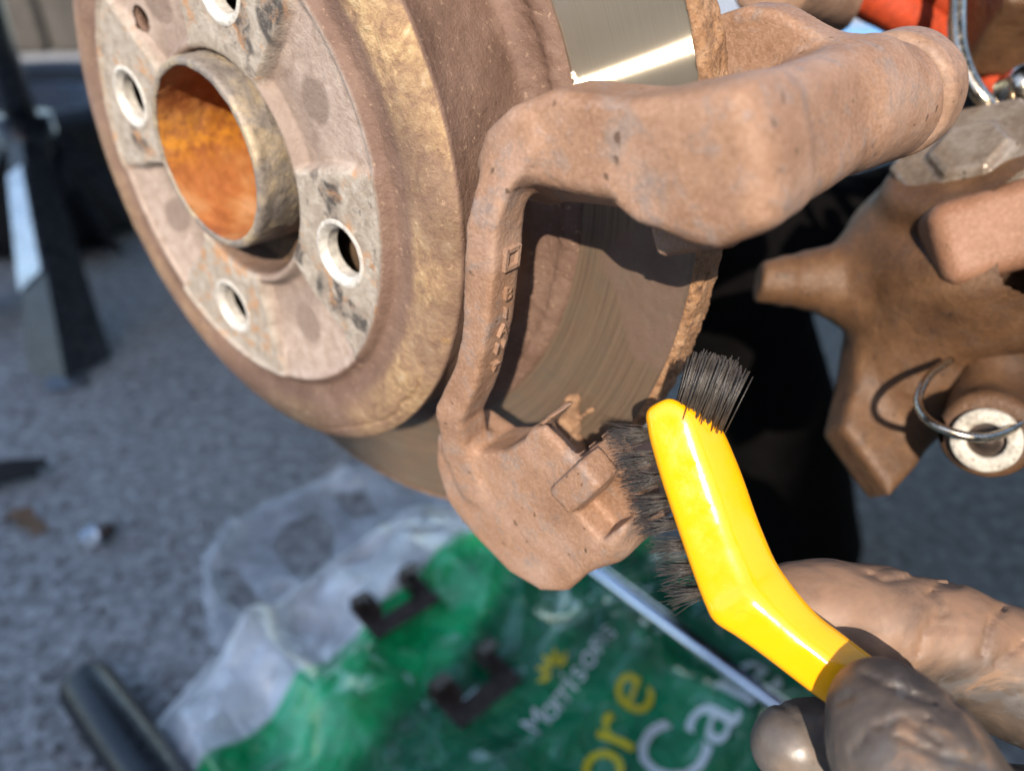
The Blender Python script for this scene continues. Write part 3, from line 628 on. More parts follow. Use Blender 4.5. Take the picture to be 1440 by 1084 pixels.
# ================================================================== HANGING CALIPER (right)
def CM(px, py, dep): return R(px, py, dep)*1e3       # camera-frame millimetres
def cam_nets(fun, pts, pad, h, name, mat, parent, attrs=None, **kw):
    pts = np.array(pts); P, F = nets(fun, pts.min(0)-pad, pts.max(0)+pad, h)
    return put(name, c2w(P/1e3), F, mat, parent, attrs=attrs(P) if attrs else None, **kw)
cal = thing('brake_caliper', U(1390, 350, .27), 'dull brown brake caliper hung up under the orange bungee cord', 'brake caliper')
c0 = CM(1400, 345, .262)
axp = CM(1360, 240, .215)-CM(1425, 470, .27); axp /= np.linalg.norm(axp)
def f_cal(X, Y, Z):
    o = sd_cyl(X, Y, Z, CM(1415, 405, .262), CM(1372, 262, .243), 42, 12)                       # piston housing
    o = smin(o, sd_cyl(X, Y, Z, CM(1376, 262, .240), CM(1366, 222, .235), 25, 4), 4)
    o = smin(o, sd_cone(X, Y, Z, CM(1400, 430, .27), CM(1330, 470, .272), 30, 26), 12)
    o = smin(o, sd_cone(X, Y, Z, CM(1345, 480, .275), CM(1262, 545, .272), 22, 15), 14)
    o = smin(o, sd_cone(X, Y, Z, CM(1292, 345, .258), CM(1288, 520, .266), 20, 19), 10)
    # lower wedge
    W = [CM(1240, 520, .268), CM(1168, 608, .262), CM(1236, 700, .258), CM(1312, 610, .266)]
    cc = sum(W)/4; e1 = W[2]-W[0]; e2 = W[1]-W[3]
    ax = axes_from(e1, e2); x = (X-cc[0])*ax[0][0]+(Y-cc[1])*ax[0][1]+(Z-cc[2])*ax[0][2]; y = (X-cc[0])*ax[1][0]+(Y-cc[1])*ax[1][1]+(Z-cc[2])*ax[1][2]; z = (X-cc[0])*ax[2][0]+(Y-cc[1])*ax[2][1]+(Z-cc[2])*ax[2][2]
    w2 = [((w-cc)@ax[0], (w-cc)@ax[1]) for w in W]
    w2[0] = (w2[0][0]-26, w2[0][1]+6); w2.append((w2[0][0]+2, w2[3][1]-8))
    o = smin(o, extr(sd_poly(x, y, [w2[0], w2[1], w2[2], w2[3], w2[4]]), z, -8, 8, 3), 6)
    # side lug to the left
    o = smin(o, sd_chain(X, Y, Z, [(CM(1062, 397, .262), 6.6), (CM(1110, 395, .263), 7.6), (CM(1150, 394, .264), 9.8), (CM(1205, 398, .265), 14.5), (CM(1265, 400, .266), 20)], 4)+.16*np.sin(X*.95), 6)
    o = smax(o, CM(1066, 395, .262)[0]-X+.15*(Y-CM(1066, 395, .262)[1]), 1.5)
    return o+.8*fbm(X*.07, Y*.07, Z*.07, 3)+.15*fbm(X*.4, Y*.4, Z*.4, 2)
pts = [CM(1060, 330, .262), CM(1440, 180, .23), CM(1500, 720, .27), CM(1220, 720, .26), CM(1560, 380, .27), CM(1400, 380, .31)]
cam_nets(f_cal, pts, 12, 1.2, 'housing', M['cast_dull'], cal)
def f_boss(X, Y, Z):
    ax = axes_from(CM(1440, 300, .215)-CM(1300, 340, .222), CM(1370, 250, .22)-CM(1370, 390, .222))
    o = sd_box(X, Y, Z, CM(1402, 326, .226), ax, (18.5, 12.2, 10), 5.5)
    return o+.5*fbm(X*.12, Y*.12, Z*.12, 3)
cam_nets(f_boss, [CM(1290, 240, .22), CM(1530, 430, .21), CM(1400, 320, .24)], 9, .8, 'bridge_boss', M['boss'], cal)
def f_lev(X, Y, Z):
    o = sd_cyl(X, Y, Z, CM(1387, 612, .222), CM(1402, 590, .246), 12.6, 3)
    o = smin(o, sd_cone(X, Y, Z, CM(1398, 598, .24), CM(1415, 470, .25), 12, 14), 6)
    return o+.4*fbm(X*.1, Y*.1, Z*.1, 2)
cam_nets(f_lev, [CM(1310, 460, .25), CM(1500, 690, .215)], 8, .9, 'handbrake_lever', M['cast_dull'], cal)
bc = CM(1387, 619, .2205); bx = CM(1387, 612, .222)-CM(1402, 590, .246); bx /= np.linalg.norm(bx)
ba = axes_from(CM(1440, 619, .2205)-bc, bx); e1 = ba[0]; e2 = np.cross(bx, e1)
def lathe_cam(c, ax, pr, n=48):
    e1 = np.cross(ax, [0, 1., 0]); e1 /= np.linalg.norm(e1); e2 = np.cross(ax, e1); V = []
    for r, h in pr:
        for k in range(n): V.append(c+ax*h+r*(math.cos(2*math.pi*k/n)*e1+math.sin(2*math.pi*k/n)*e2))
    F = [[i*n+k, i*n+(k+1) % n, (i+1)*n+(k+1) % n, (i+1)*n+k] for i in range(len(pr)-1) for k in range(n)]
    return c2w(np.array(V)/1e3), np.array(F)
V, F = lathe_cam(bc, bx, [(9.0, -1), (9.0, .7), (8.6, 1.1), (5.4, 1.2), (4.9, .8), (4.8, -3)]); put('bush', V, F, M['bush'], cal, label='pale worn bush')
V, F = lathe_cam(bc, bx, [(4.9, -.6), (3, -.4), (2.6, 1.0), (.1, 1.2)], 24); put('bush_pin', V, F, M['clip'], cal)
ringp = smooth_path([CM(1337, 506, .236), CM(1305, 530, .230), CM(1291, 565, .224), CM(1308, 593, .217), CM(1350, 611, .2125), CM(1395, 614, .2125), CM(1440, 592, .218), CM(1490, 545, .232)], 10)
V, F = tube_np(c2w(np.array(ringp)/1e3), .00125, 10); put('spring_ring', V, F, M['wire'], cal, label='thin shiny wire spring ring')
# grey washer-faced cap on the piston housing
V, F = lathe_cam(CM(1366, 222, .235), axp, [(23, -1), (23, 1.4), (21, 2.2), (12, 2.4), (11, 5.0), (9, 5.6), (.1, 5.6)], 6); o = put('hex_cap', V, F, M['worncap'], cal, smooth=False); bevel(o, .0012)
# ---- rusty block above, part of the car's suspension
sus = thing('suspension_arm', U(1420, 20, .30), 'rusty suspension arm end at the upper right corner', 'suspension arm')
def f_sus(X, Y, Z):
    ax = axes_from(CM(1500, 40, .26)-CM(1370, 40, .26), CM(1400, -40, .27)-CM(1400, 90, .25))
    o = sd_box(X, Y, Z, CM(1470, 10, .27), ax, (26, 17, 16), 3); return o+.7*fbm(X*.1, Y*.1, Z*.1, 3)
cam_nets(f_sus, [CM(1350, -90, .27), CM(1620, 110, .25), CM(1450, 0, .31)], 8, 1.0, 'arm_end', M['cast_dull'], sus)
V, F = lathe_cam(CM(1450, 118, .24), np.array([0, 0, 1.]), [(7, -8), (7, -1), (6, 1.5), (3, 3), (.1, 3.3)], 24); put('ball_stud', V, F, M['wire'], sus)
# ---- knuckle behind the disc rim
kn = thing('hub_knuckle', U(1130, 0, .27), 'beige brown knuckle flange behind the bracket at the top edge', 'knuckle')
def f_kn(X, Y, Z):
    o = sd_cyl(X, Y, Z, CM(1085, -40, .235), CM(1190, -12, .275), 14, 3)
    o = smin(o, sd_cyl(X, Y, Z, CM(1060, -160, .26), CM(1090, -30, .262), 12, 3), 8)
    return o+.6*fbm(X*.1, Y*.1, Z*.1, 3)
cam_nets(f_kn, [CM(1000, -200, .26), CM(1230, 80, .23), CM(1100, 0, .30)], 8, 1.0, 'flange', M['boot'], kn)
shade_root = thing('shade_mass', Vector(D(np.array(40.), np.array(-30.), np.array(110.))), 'matte black mass added for the deep shade behind the brake disc', 'shade filler')  # matte black shape added to read as shade behind the disc
def f_shade(X, Y, Z):
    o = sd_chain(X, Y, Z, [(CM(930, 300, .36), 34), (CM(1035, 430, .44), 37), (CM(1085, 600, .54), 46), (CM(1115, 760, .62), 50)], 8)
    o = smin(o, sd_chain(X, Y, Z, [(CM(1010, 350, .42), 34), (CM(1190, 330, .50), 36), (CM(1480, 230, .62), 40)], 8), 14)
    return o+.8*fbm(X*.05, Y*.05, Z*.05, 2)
cam_nets(f_shade, [CM(930, 300, .33), CM(1110, 760, .64), CM(1480, 230, .62), CM(1480, 100, .62), CM(900, 200, .36)], 45, 3.5, 'shade_body', M['shade_black'], shade_root)
# ---- bungee with steel hook
bung = thing('bungee_cord', U(1340, 60, .26), 'orange braided bungee cord with a bent steel hook', 'bungee cord')
def braid(path, r, name):
    P = smooth_path(path, 14); V, F = tube_np(c2w(np.array(P)/1e3), r, 20)
    return P, V, F
def cord(path, r, name='cord'):
    P = np.array(smooth_path(path, 10)); d = np.r_[0, np.cumsum(np.linalg.norm(np.diff(P, axis=0), axis=1))]
    s = np.arange(0, d[-1], .35); Q = np.stack([np.interp(s, d, P[:, k]) for k in range(3)], 1)
    V, F = tube_np(c2w(Q/1e3), r/1e3, 28, cap=False)
    V = V.reshape(len(Q), 28, 3); c = V.mean(1, keepdims=True); k = np.arange(28)
    bump = 1+.055*np.sin(s[:, None]*3.0+k*2*math.pi/28*7)*np.sin(s[:, None]*3.0-k*2*math.pi/28*7)+.05*np.abs(np.sin(s[:, None]*1.6+k*2*math.pi/28*4))
    V = c+(V-c)*bump[..., None]; put(name, V.reshape(-1, 3), F, M['orange'], bung)
cord([CM(1150, -60, .285), CM(1215, -8, .28), CM(1268, 20, .275), CM(1325, 62, .285), CM(1350, 120, .30)], 7.0)
cord([CM(1260, -60, .27), CM(1330, 2, .275), CM(1420, 40, .30)], 5.5)
cord([CM(1378, 95, .285), CM(1402, 140, .28), CM(1430, 185, .285)], 5.2)
hk = smooth_path([CM(1352, -120, .25), CM(1347, -20, .247), CM(1347, 60, .245), CM(1362, 110, .243), CM(1388, 146, .242), CM(1420, 166, .246), CM(1470, 160, .256)], 10)
V, F = tube_np(c2w(np.array(hk)/1e3), .0027, 16); put('hook', V, F, M['wire'], bung)
# blue plastic seen in the gap beyond
V = []
bl0 = c2w(R(1200, 30, 1.6)); 
gx, gy = np.meshgrid(np.linspace(-.22, .22, 24), np.linspace(-.16, .16, 20), indexing='ij')
zz = .10+.03*fbm(gx*9, gy*9, 0*gx, 3)-.9*np.maximum(np.abs(gx)-.14, 0)-.9*np.maximum(np.abs(gy)-.09, 0)
ctr = G(1215, 40, .1); V = np.stack([ctr[0]+gx, ctr[1]+gy, np.maximum(zz, .004)], -1).reshape(-1, 3)
i, j = np.meshgrid(np.arange(23), np.arange(19), indexing='ij'); F = np.stack([i*20+j, (i+1)*20+j, (i+1)*20+j+1, i*20+j+1], -1).reshape(-1, 4)
o = put('plastic_sheet', V, F, M['bluebag'], at=ctr*np.array([1, 1, 0])); tag(o, 'faded blue plastic sheet on the ground beyond the bracket arm', 'plastic sheet')

# ================================================================== BRUSH
brush = thing('cleaning_brush', U(1020, 770, .158), 'bright yellow plastic cleaning brush with black bristles', 'brush')
SEC = [((908, 588), (1016, 602), .166), ((914, 620), (1026, 622), .1655), ((930, 676), (1045, 668), .1645), ((952, 742), (1064, 722), .163), ((974, 806), (1080, 762), .161), ((990, 848), (1092, 788), .1595), ((1004, 874), (1108, 812), .158), ((1034, 894), (1128, 838), .157), ((1068, 918), (1154, 866), .156), ((1110, 950), (1188, 892), .1545), ((1152, 982), (1222, 918), .153), ((1200, 1016), (1268, 950), .151), ((1260, 1060), (1322, 992), .150)]
SHP = [(-1, -.05), (-.98, .30), (-.88, .52), (-.42, .76), (.02, 1.08), (.42, .80), (.86, .46), (1, .08), (.96, -.5), (.7, -.9), (-.7, -.9), (-.95, -.5)]
def resample(S, k):
    L = [R(*a, d)*1e3 for a, b, d in S]; Rr = [R(*b, d)*1e3 for a, b, d in S]; return smooth_path(L, k), smooth_path(Rr, k)
LL, RR_ = resample(SEC, 6); V = []
NS = len(SHP)
for i_, (l, r) in enumerate(zip(LL, RR_)):
    c = (l+r)/2; lat = (r-l)/2; nrm = np.cross(lat, (np.array(LL[min(i_+1, len(LL)-1)])-np.array(LL[max(i_-1, 0)]))); nrm /= np.linalg.norm(nrm)
    if nrm@(-c) < 0: nrm = -nrm
    th_ = 4.3
    for x, y in SHP: V.append(c+lat*x+nrm*th_*y)
ns_ = len(LL)
# slanted, rounded head end
lat0 = (RR_[0]-LL[0])/2; ax0 = (LL[0]-LL[6]); ax0 /= np.linalg.norm(ax0); V = np.array(V).reshape(ns_, NS, 3); c00 = (LL[0]+RR_[0])/2
n0 = np.cross(lat0, ax0); n0 /= np.linalg.norm(n0); n0 = n0 if n0@(-c00) > 0 else -n0
caps = []
for sc, adv in ((.97, 1.1), (.88, 2.2), (.70, 2.9), (.3, 3.2), (.02, 3.25)):
    ring = c00+(V[0]-c00)*sc+ax0*adv; x = ((ring-c00)@lat0)/(lat0@lat0); ring += ax0[None]*(np.exp(-((x+.42)/.30)**2)*2.9*sc**.3)[:, None]; caps.append(ring)
V = np.concatenate([np.array(caps[::-1]), V], 0); ns_ = len(V)
F = np.array([[i*NS+k, (i+1)*NS+k, (i+1)*NS+(k+1) % NS, i*NS+(k+1) % NS] for i in range(ns_-1) for k in range(NS)])
V = V.reshape(-1, 3); F = np.concatenate([F, np.array([[0, (k+1), (k+2) % NS, (k+2) % NS] for k in range(0)]).reshape(-1, 4)]) if False else F
o = put('handle', c2w(V/1e3), F, M['yellow'], brush); mm = o.modifiers.new('sub', 'SUBSURF'); mm.levels = 2; mm.render_levels = 2
def bristles(roots, dirs, lens, r0, curve=.12):
    parts = []; 
    for p, d, l in zip(roots, dirs, lens):
        d = d/np.linalg.norm(d); w = RNG.normal(size=3); w -= d*(w@d); w *= curve*l/np.linalg.norm(w)*RNG.random()
        pts = [p, p+d*l*.5+w*.25, p+d*l+w]
        parts.append(tube_np(c2w(np.array(pts)/1e3), [r0/1e3, r0*.9/1e3, r0*.75/1e3], 4, cap=True))
    return join_np(parts)
nI = 8
for q in range(nI):
    t = q/(nI-1); y = 612+t*222
    k = np.interp(y, [588, 620, 676, 742, 806, 848, 874], [0, 1, 2, 3, 4, 5, 6]); i0 = min(int(k), 5); fr = k-i0
    lp = [np.array(SEC[i0][0])*(1-fr)+np.array(SEC[i0+1][0])*fr, SEC[i0][2]*(1-fr)+SEC[i0+1][2]*fr]
    for row in range(2):
        root = CM(lp[0][0]+6, lp[0][1], lp[1]+.0005)+np.array([0, 0, -1.2-3.0*row]); tip = CM(lp[0][0]-56, lp[0][1]+8+random.uniform(-5, 5), lp[1]+.002)-CM(lp[0][0], lp[0][1], lp[1])
        nf = 46; rr = RNG.normal(size=(nf, 3))*np.array([.35, .62, .6]); roots = root+rr
        dirs = tip[None]/np.linalg.norm(tip)+RNG.normal(size=(nf, 3))*.06+np.array([0, 1, 0])*rr[:, 1:2]*.10; lens = np.linalg.norm(tip)*(1.0-.25*t*(1-t))*RNG.uniform(.70, 1.12, nf)*(1.05 if q < 5 else .9)
        V, F = bristles(roots, dirs, lens, .075, .22); put('bristle_tuft', V, F, M['bristle'], brush, kind='stuff')
for cx, cy, n_, ln_ in ((960, 588, 150, 1.0), (975, 593, 150, 1.03), (989, 599, 150, 1.03), (1000, 604, 130, .98)):
    root = CM(cx, cy, .1655); tip = CM(cx+32, cy-88, .163)-CM(cx, cy, .166)
    rr = RNG.normal(size=(n_, 3))*np.array([.85, .5, 1.3])
    dirs = tip[None]/np.linalg.norm(tip)+RNG.normal(size=(n_, 3))*.028+rr*np.array([.03, 0, .03]); lens = np.linalg.norm(tip)*RNG.uniform(.86, 1.04, n_)*ln_
    V, F = bristles(root+rr, dirs, lens, .16, .04); put('end_tuft', V, F, M['bristle'], brush, kind='stuff')

# ================================================================== GLOVED HAND
person = thing('person', U(1500, 1150, .15), 'gloved hand dusted with rust, gripping the yellow brush from lower right', 'person')
INDEX = [(CM(1112, 852, .1735), 9.0), (CM(1160, 862, .1735), 10.6), (CM(1240, 878, .174), 11.6), (CM(1330, 905, .174), 12.2), (CM(1420, 945, .173), 12.6), (CM(1560, 1020, .168), 13.5), (CM(1690, 1130, .162), 14)]
THUMB = [(CM(1236, 988, .1425), 7.9), (CM(1258, 1032, .1400), 10.6), (CM(1290, 1085, .1365), 12.2), (CM(1350, 1170, .133), 12.0), (CM(1460, 1290, .135), 14.5), (CM(1640, 1370, .142), 17)]
MIDDLE = [(CM(1112, 1050, .1600), 7.6), (CM(1150, 1058, .1625), 9.5), (CM(1220, 1085, .165), 10.6), (CM(1330, 1130, .168), 11.2), (CM(1480, 1170, .170), 12), (CM(1700, 1210, .166), 13.5)]
RINGF = [(CM(1170, 1185, .168), 7.5), (CM(1240, 1195, .172), 9.5), (CM(1350, 1225, .176), 10.5), (CM(1500, 1260, .177), 11.5), (CM(1700, 1290, .172), 13)]
LITTLE = [(CM(1260, 1300, .175), 6.5), (CM(1330, 1305, .179), 8.3), (CM(1440, 1330, .182), 9.3), (CM(1570, 1350, .182), 10), (CM(1710, 1370, .177), 11.5)]
CREASES = [([(1214, 946), (1247, 963), (1285, 978), (1313, 988)], .9), ([(1276, 1014), (1301, 1028), (1322, 1046)], 1.0), ([(1229, 1021), (1273, 1006), (1306, 1010)], .8), ([(1320, 1005), (1334, 985)], .8),
           ([(1262, 1034), (1317, 1059), (1382, 1078)], .9), ([(1196, 1058), (1220, 1030)], .7), ([(1218, 806), (1243, 815), (1286, 811)], .7), ([(1306, 833), (1320, 821), (1346, 824)], .9), ([(1380, 920), (1392, 874), (1410, 856)], .9),
           ([(1330, 860), (1300, 885), (1290, 920)], .6), ([(1180, 985), (1200, 975)], .6), ([(1350, 980), (1330, 1020)], .6), ([(1400, 930), (1440, 900)], .8), ([(1090, 985), (1120, 1010)], .5)]
def f_hand(X, Y, Z):
    o = sd_chain(X, Y, Z, INDEX, 5)
    m_ = sd_chain(X, Y, Z, MIDDLE, 5); t_ = sd_chain(X, Y, Z, THUMB, 5)
    o = smin(o, m_, 1.6); o = smin(o, sd_chain(X, Y, Z, RINGF, 5), 1.4); o = smin(o, sd_chain(X, Y, Z, LITTLE, 5), 1.4)
    pal = sd_chain(X, Y, Z, [(CM(1690, 1150, .163), 15), (CM(1720, 1290, .170), 16), (CM(1730, 1390, .172), 14)], 6)
    pal = smin(pal, sd_chain(X, Y, Z, [(CM(1720, 1250, .163), 19), (CM(1850, 1430, .160), 22), (CM(1980, 1640, .155), 23)], 6), 12)
    o = smin(o, pal, 7); o = smin(o, t_, 2.0)
    # creases of the loose glove, worked out near the surface only
    near = np.abs(o) < 3.2; xs, ys, zs = X[near], Y[near], Z[near]
    u1 = fbm(xs*.055+.9*vnoise(xs*.05, ys*.05, zs*.05), ys*.055, zs*.055+4, 2); cr = np.exp(-(u1/.03)**2)
    u2 = fbm(xs*.09+3, ys*.09+.4*vnoise(xs*.1, ys*.1, zs*.1), zs*.09+8, 2); cr2 = np.exp(-(u2/.04)**2)
    u3 = vnoise(xs*.16+ys*.07, ys*.16-zs*.05, zs*.14+5)+.35*vnoise(xs*.05, ys*.05, zs*.05+9); cr3 = np.exp(-(u3/.03)**2)
    PX, PY = 720+FPX*xs/-zs, 542-FPX*ys/-zs; wx, wy = 5*vnoise(xs*.3, ys*.3, zs*.3), 5*vnoise(xs*.3+7, ys*.3, zs*.3)
    cg = np.zeros_like(xs)
    for pl_, dp in CREASES:
        dd = sd_line2(PX+wx, PY+wy, pl_); cg = np.maximum(cg, dp*(1.1*np.exp(-(dd/5.0)**2)-.45*np.exp(-((dd-13)/7)**2)))
    gate = np.clip(.5+3*vnoise(xs*.045+4, ys*.045, zs*.045), 0, 1)
    o = o.copy(); o[near] += cg+(.30*cr+.18*cr2)*gate+.12*cr3*gate+.9*fbm(xs*.06, ys*.06, zs*.06+2, 2)-.25
    return o
allp = [p for ch in (INDEX, THUMB, MIDDLE, RINGF, LITTLE) for p, r in ch]+[CM(1980, 1640, .155)]
def hattr(P):
    cl = np.exp(-((P[:, 0]-CM(1110, 1060, .158)[0])/9)**2-((P[:, 1]-CM(1110, 1060, .158)[1])/11)**2)
    du = np.clip((P[:, 1]-CM(1250, 915, .17)[1])/6+.5, 0, 1)*np.clip((-P[:, 2]-150)/10, 0, 1)
    return dict(clean=cl, dusty=du)
cam_nets(f_hand, allp, 26, .8, 'glove', M['glove'], person, attrs=hattr)
fa = [CM(1960, 1610, .155), CM(2150, 1900, .15), np.array([255, -300, -110.]), np.array([300, -420, -40.])]
V, F = tube_np(c2w(np.array(smooth_path(fa, 8))/1e3), [.027+.012*t for t in np.linspace(0, 1, 25)], 24); put('sleeve', V, F, M['rubber'], person, label='dark sleeve')

# ================================================================== ON THE GROUND
# ---- carrier bag
_fr = np.random.default_rng(31); FOLDS = [(_fr.uniform(0, math.pi), _fr.uniform(7, 24), _fr.uniform(0, 1), _fr.uniform(0, 9)) for _ in range(9)]
def bagz(x, y):
    z = .004+.010*np.clip(.3+1.6*vnoise(x*7, y*7, 1+0*x), 0, 1)
    for an, fq, ph, sd_ in FOLDS:
        u = x*math.cos(an)+y*math.sin(an)+.05*vnoise(x*8+sd_, y*8, sd_+0*x)
        tri = np.abs((u*fq+ph) % 1-.5)*2
        z = z+.24/fq*np.clip(tri-.35, 0, 1)*np.clip(.25+1.9*vnoise(x*10-sd_, y*10+sd_, 2*sd_+0*x), 0, 1)
    return z+.0025*vnoise(x*60, y*60, 2+0*x)+.003*vnoise(x*30, y*30, 6+0*x)
def sheet(poly, holes, name, mat, parent, zf, n=230, attrs=None):
    poly = np.array(poly); lo, hi = poly.min(0)-.005, poly.max(0)+.005; h = (hi-lo).max()/n
    xs, ys = np.arange(lo[0], hi[0], h), np.arange(lo[1], hi[1], h); X, Y = np.meshgrid(xs, ys, indexing='ij')
    sd = sd_poly(X, Y, poly)+.006*fbm(X*22, Y*22, 3+0*X, 2)
    for hp in holes: sd = np.maximum(sd, -(sd_poly(X, Y, hp)+.006*fbm(X*30, Y*30, 8+0*X, 2)))
    Zv = zf(X, Y, sd); nx, ny = X.shape
    i, j = np.meshgrid(np.arange(nx-1), np.arange(ny-1), indexing='ij'); F = np.stack([i*ny+j, (i+1)*ny+j, (i+1)*ny+j+1, i*ny+j+1], -1).reshape(-1, 4)
    F = F[(sd.ravel()[F] < 0).all(1)]
    used = np.unique(F); mp = np.full(nx*ny, -1); mp[used] = np.arange(len(used))
    V = np.stack([X.ravel(), Y.ravel(), Zv.ravel()], 1)[used]
    at_ = attrs(V) if attrs else None
    return put(name, V, mp[F], mat, parent, attrs=at_), V
g2 = lambda pts, z=.012: [G(x, y, z)[:2] for x, y in pts]
bag = thing('carrier_bag', Vector((*G(750, 950)[:2], 0)), 'crumpled green printed carrier bag lying on the asphalt under the brake', 'bag')
BAGP = g2([(655, 700), (560, 722), (440, 800), (300, 915), (208, 1015), (240, 1110), (330, 1200), (700, 1290), (1150, 1230), (1330, 1020), (1230, 900), (1090, 800), (900, 735), (760, 700)])
pl = [np.array(p) for p in g2([(690, 742), (290, 1084)])]; pe = (pl[1]-pl[0]); pe /= np.linalg.norm(pe); pn = np.array([-pe[1], pe[0]])
if (G(800, 1000)[:2]-pl[0])@pn < 0: pn = -pn
pq = [np.array(p) for p in g2([(770, 770), (500, 1084)])]; qe = (pq[1]-pq[0])/np.linalg.norm(pq[1]-pq[0]); qn = np.array([-qe[1], qe[0]])
if (G(900, 1000)[:2]-pq[0])@qn < 0: qn = -qn
def bz(X, Y, sd): return bagz(X, Y)*np.clip(-sd/.02, .12, 1)+.0015
o, _ = sheet(BAGP, [], 'printed_panel', M['bag'], bag, bz, 300, lambda V: dict(panel=sst((V[:, :2]-pq[0])@qn+.01*fbm(V[:, 0]*12, V[:, 1]*12, 0*V[:, 0], 2), -.008, .008), print=sst((V[:, :2]-pl[0])@pn+.006*fbm(V[:, 0]*20, V[:, 1]*20, 0*V[:, 0], 2), -.002, .002)))
for q in (0,):
    out = g2([(660, 712), (640, 690), (585, 690), (545, 668), (500, 650), (440, 668), (380, 690), (310, 735), (278, 775), (276, 830), (300, 905), (330, 915), (380, 880), (560, 745)])
    hl = [g2([(470, 735), (440, 715), (400, 730), (385, 760), (400, 790), (430, 808), (455, 790)]), g2([(310, 800), (330, 790), (365, 840), (375, 855), (345, 865), (318, 835)]), g2([(470, 690), (510, 685), (530, 715), (500, 722)])]
    o, _ = sheet(out, hl, 'clear_handle', M['film'], bag, lambda X, Y, sd: .006+.016*np.clip(1-np.abs(2*fbm(X*16, Y*16, 2+0*X, 2)), 0, 1)**2*np.clip(-sd/.01, .2, 1)+.012*np.clip(fbm(X*9, Y*9, 6+0*X, 1), -.2, 1), 190)
    o['label'] = 'clear crinkled film handle'
# print on the bag
def bag_print(text, mid, ang_to, size, mat, name, shear=0.0, wx=1.0):
    p0, p1 = G(*mid, .015)[:2], G(*ang_to, .015)[:2]; ex = (p1-p0)/np.linalg.norm(p1-p0); ey = np.array([-ex[1], ex[0]])
    bm = glyph(text)
    dl = [f for f in bm.faces if abs(f.normal.z) < .5 or f.normal.z < 0]; bmesh.ops.delete(bm, geom=dl, context='FACES')
    for _ in range(5):
        es = [e for e in bm.edges if e.calc_length()*size > .006]
        if not es: break
        bmesh.ops.subdivide_edges(bm, edges=es, cuts=1); bmesh.ops.triangulate(bm, faces=bm.faces[:])
    for v in bm.verts:
        q = p0+ex*v.co.x*size*wx+ey*v.co.y*size+ex*v.co.y*size*shear
        z = float(bagz(np.array([q[0]]), np.array([q[1]]))[0])+.0024
        v.co = (q[0], q[1], z)
    return put_bm(name, bm, mat, bag, smooth=True)
def word(text, p0, p1, size, mat, wx=1.0):                 # letters of a word one by one from pixel p0 to pixel p1
    n = len(text); wid = [dict(i=.45, r=.7, M=1.5, m=1.5, C=1.2).get(c, 1.0) for c in text]; tot = sum(wid); acc = 0
    for c, w_ in zip(text, wid):
        t = (acc+w_/2)/tot; acc += w_; pm = (p0[0]+(p1[0]-p0[0])*t, p0[1]+(p1[1]-p0[1])*t)
        bag_print(c, pm, (pm[0]+(p1[0]-p0[0])*.05, pm[1]+(p1[1]-p0[1])*.05), size, mat, 'printed_letter', wx=wx)
word('Morrisons', (745, 1025), (858, 900), .021, M['print_white'])
word('More', (790, 1180), (895, 950), .052, M['print_yellow'], 1.0)
word('Care', (922, 1086), (1078, 930), .058, M['print_white'], 1.0)
# little leaf emblem beside the small word
for k in range(5):
    t = math.pi*(.1+.2*k); c = np.array(G(782, 955, .015)[:2]); d = np.array([math.cos(t+.7), math.sin(t+.7)]); nn = np.array([-d[1], d[0]])
    pts = [c+d*.003, c+d*.008+nn*.0022, c+d*.014, c+d*.008-nn*.0022]; V = np.array([[*p, float(bagz(np.array([p[0]]), np.array([p[1]]))[0])+.0035] for p in pts])
    put('printed_emblem', V, np.array([[0, 1, 2, 3]]), M['print_yellow'], bag)
def zb(p): return float(bagz(np.array([p[0]]), np.array([p[1]]))[0])
# ---- two pad abutment clips
def clip_at(px, py, ang, label):
    b = G(px, py, .03); gx_, gy_ = np.meshgrid(np.linspace(-.024, .024, 13)+b[0], np.linspace(-.022, .022, 13)+b[1]); zt = float(np.percentile(bagz(gx_, gy_), 93))+.0022; b = G(px, py, zt); t = thing('pad_clip', Vector(b), label, 'clip', 'dark steel pad clips lying on the bag')
    ca, sa = math.cos(ang), math.sin(ang); X = np.array([ca, sa, 0]); Y = np.array([-sa, ca, 0]); Z = UPV
    th_ = .0007
    def pl(cx, cy, cz, hx, hy, hz, rx=0):
        e2 = Y*math.cos(rx)+Z*math.sin(rx); e3 = -Y*math.sin(rx)+Z*math.cos(rx)
        return box_np(b+X*cx+Y*cy+Z*cz, [X, e2, e3], [hx, hy, hz])
    V, F = join_np([pl(0, -.010, 0, .026, .007, th_)]); bevel(put('spine_plate', V, F, M['clip'], t, smooth=False), .0004)
    for s in (-1, 1):
        V, F = join_np([pl(s*.0195, .006, .001, .0068, .010, th_, .1), pl(s*.0195, .014, .006, .0068, th_, .007, .15), pl(s*.0195, .010, .013, .0066, .006, th_, -.35), pl(s*.013, .004, .006, th_, .007, .006)])
        bevel(put('spring_leg', V, F, M['clip'], t, smooth=False), .0004)
clip_at(556, 850, .72, 'dark steel pad clip half on the pale edge of the bag')
clip_at(668, 965, .75, 'dark steel pad clip lying wholly on the green print')
# ---- chrome bar across the bag
_q0, _q1 = G(800, 775, .04), G(1120, 1010, .04); _t = np.linspace(0, 1, 120); zt = float(np.percentile(bagz(_q0[0]+(_q1[0]-_q0[0])*_t, _q0[1]+(_q1[1]-_q0[1])*_t), 98))+.0065
p0, p1 = G(770, 752, zt), G(1180, 1056, zt); e = (p1-p0)/np.linalg.norm(p1-p0)
V, F = tube_np([p0, p0+e*.004, p1-e*.004, p1], [.0050, .0062, .0062, .005], 28); 
bar = thing('steel_bar', Vector(p0*np.array([1, 1, 0])), 'polished round steel bar lying diagonally over the green bag', 'bar')
put('shaft', V, F, M['chrome'], bar).data.set_sharp_from_angle(angle=.6)
